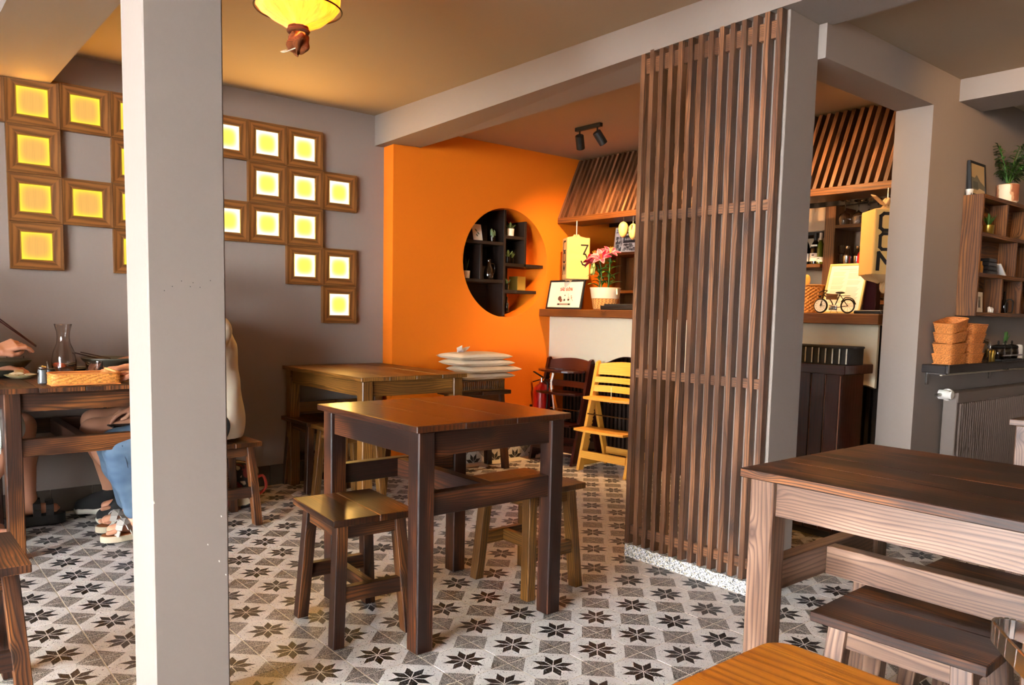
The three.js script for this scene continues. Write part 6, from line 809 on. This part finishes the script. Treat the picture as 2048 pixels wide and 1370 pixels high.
{ // diner in shorts next to the wall
  const { t, j, legs, grow, folds, mv } = diner('person in dark shorts and black sneakers, hand over a phone in the lap', [-2.63, 0, 0.44], { pelvis: [-2.63, 0.545, 0.45], waist: [-2.63, 0.70, 0.46], chest: [-2.63, 0.91, 0.49], neck: [-2.63, 1.06, 0.51], head: [-2.63, 1.22, 0.535], shL: [-2.455, 1.0, 0.49], shR: [-2.805, 1.0, 0.49], elL: [-2.44, 0.78, 0.56], elR: [-2.83, 0.82, 0.62], wrL: [-2.545, 0.595, 0.755], wrR: [-2.72, 0.80, 0.82], hipL: [-2.54, 0.525, 0.5], hipR: [-2.72, 0.525, 0.5], knL: [-2.60, 0.475, 0.955], knR: [-2.76, 0.50, 0.92], anL: [-2.60, 0.145, 0.80], anR: [-2.80, 0.115, 0.84] },
    { face: [0, 0, 1], skin: skin2, hair: hairDark, long: false, shirt: darkCloth, hands: [[[-2.545, 0.595, 0.755], [-0.1, -0.3, 0.95], [0, -1, -0.3], -1, [0.3, 0.35, 0.4, 0.5]], [[-2.72, 0.80, 0.82], [0.5, 0, 0.85], [0, -1, 0], 1, 0.25]] });
  part(t, 'shorts', limbs([[j.pelvis, j.waist, 0.128, 0.112, 0.06], ...['L', 'R'].map((s) => [j['hip' + s], lerp3(j['hip' + s], j['kn' + s], 0.38), 0.1, 0.1])], 0.04, 0.0125, 0.03, (p, s) => Math.max(folds(p, s), p[1] - j.waist[1] + 0.04)), darkCloth);
  for (const s of ['L', 'R']) { const a = j['an' + s], tip = s === 'L' ? [a[0], 0.035, a[2] + 0.12] : [a[0], 0.05, a[2] + 0.14], heel = [a[0], a[1] - 0.045, a[2] - 0.03];
    const sh = part(t, 'sneaker', limbs([[heel, add(a, [0, -0.01, 0]), 0.043, 0.045], [heel, lerp3(heel, tip, 0.6), 0.042, 0.046], [lerp3(heel, tip, 0.6), tip, 0.046, 0.036]], 0.03, 0.006, 0.02), plain('black canvas', 0x141414, { roughness: 0.9 }));
    part(sh, 'sole', limbs([[add(heel, [0, -0.036, -0.012]), add(lerp3(heel, tip, 0.55), [0, -0.034, 0]), 0.016, 0.016], [add(lerp3(heel, tip, 0.55), [0, -0.034, 0]), add(tip, [0, -0.022, 0.02]), 0.016, 0.013]].flatMap(([p, q, a1, b1]) => [-1, 0, 1].map((k) => [add(p, [k * 0.03, 0, 0]), add(q, [k * 0.028, 0, 0]), a1, b1])), 0.03, 0.006, 0.015), plain('off white rubber', 0xc8c4b4, { roughness: 0.7 })); }
}
single('black_phone', 'black phone under the hand in the lap of the diner in shorts', 'phone', slab(-0.05, 0.05, 0, 0.01, -0.075, 0.075, 0.003), mat.blackPlastic, [-2.515, 0.50, 0.83], 0.1);
{ // diner in the white dress at the left edge
  const F = [0, 0, -1], w = [-2.48, 0.885, 1.375], { t, j, legs, grow, folds, mv } = diner('person in white lace dress and black sandals, holding chopsticks, cut by the left edge', [-2.50, 0, 1.74], { pelvis: [-2.50, 0.545, 1.745], waist: [-2.50, 0.70, 1.735], chest: [-2.50, 0.89, 1.71], neck: [-2.50, 1.03, 1.69], head: [-2.50, 1.19, 1.66], shL: [-2.665, 0.98, 1.70], shR: [-2.335, 0.98, 1.70], elL: [-2.70, 0.81, 1.55], elR: [-2.33, 0.825, 1.52], wrL: [-2.66, 0.80, 1.37], wrR: w, hipL: [-2.58, 0.525, 1.69], hipR: [-2.42, 0.525, 1.69], knL: [-2.645, 0.515, 1.26], knR: [-2.40, 0.515, 1.36], anL: [-2.70, 0.145, 1.235], anR: [-2.42, 0.145, 1.50] },
    { face: F, skin, hair: hairDark, long: true, shirt: whiteCloth, sleeve: 0.3, hands: [[w, [-0.1, 0.36, -0.93], [-0.6, -0.75, -0.25], 1, [0.42, 0.52, 0.7, 0.85]], [[-2.66, 0.80, 1.37], [0.3, 0, -0.9], [0, -1, 0], -1, 0.3]] });
  const sk = part(t, 'dress_skirt', limbs([[j.pelvis, j.waist, 0.132, 0.115, 0.06], ...['L', 'R'].map((s) => [j['hip' + s], lerp3(j['hip' + s], j['kn' + s], 0.86), 0.102, 0.086]), [add(j.hipR, [0.085, -0.02, 0]), add(lerp3(j.hipR, j.knR, 0.8), [0.075, -0.02, 0]), 0.02, 0.02, 0.05], [add(j.hipR, [0.10, -0.10, -0.05]), add(lerp3(j.hipR, j.knR, 0.72), [0.085, -0.12, 0]), 0.014, 0.014, 0.09]], 0.06, 0.0115, 0.03, (p, s) => Math.max(folds(p, s), p[1] - j.waist[1] + 0.03)), whiteCloth);
  part(sk, 'lace_hem', ['L', 'R'].flatMap((s) => { const c = lerp3(j['hip' + s], j['kn' + s], 0.93); return Array.from({ length: 22 }, (_, k) => { const a = k / 22 * Math.PI * 2; return at(new THREE.TorusGeometry(0.011, 0.0025, 5, 10), c[0] + 0.084 * Math.cos(a), c[1] - 0.005 + 0.082 * Math.sin(a), c[2], Math.PI / 2 * 0, 0, 0); }); }), whiteCloth);
  const bl = plain('black leather', 0x121110, { roughness: 0.45 });
  for (const a of [j.anL, j.anR]) sandal(t, a, F, null, [[0.095, 0.085, 0.072], [0.035, 0.03, 0.085], [-0.05, -0.045, 0.105]], 0.05, bl, bl);
}
[['upper chopstick held between the fingers above the soup bowl', 0.006], ['lower chopstick held in the hand above the soup bowl', -0.006]].forEach(([l, d]) => single('chopstick', l, 'chopstick', bar([-2.505, 1.05 + d, 1.375], [-2.52, 0.905 + d * 0.3, 1.205], 0.006, 0.006), wood.mahogany));
{ // printed bag under the stool right of the pillar
  const t = thing('tote_bag', 'patterned cloth bag with a red handle under the stool right of the pillar', 'bag', [-2.52, 0, 0.30]), tex = dataTex(64, 64, (u, v) => { const a = fbm(u, v, 6, 6, 12, 3); return a > 0.56 ? [0.62, 0.56, 0.46] : a < 0.42 ? [0.35, 0.1, 0.08] : [0.1, 0.1, 0.1]; });
  part(t, 'bag_body', blob((x, y, z) => Math.hypot(Math.max(Math.abs(x) - 0.05, 0), Math.max(Math.abs(y - 0.13) - 0.09, 0), Math.max(Math.abs(z) - 0.1, 0)) - 0.03 + 0.006 * Math.sin(y * 50 + z * 40), [-0.1, -0.002, -0.15], [0.1, 0.27, 0.15], 0.008), plain('printed cloth', 0xffffff, { map: rep(tex, 4, 4), roughness: 0.95 }));
  part(t, 'handle', tube([[0.03, 0.15, -0.12], [0.04, 0.17, -0.165], [0.04, 0.10, -0.185], [0.03, 0.05, -0.13]], 0.008, 8), plain('red strap', 0x9c3020, { roughness: 0.8 }));
}
scene.traverse((o) => { if (o.isLight) { o.castShadow = true; if (o.shadow?.mapSize) o.shadow.mapSize.set(512, 512); } });
renderer.render(scene, camera);
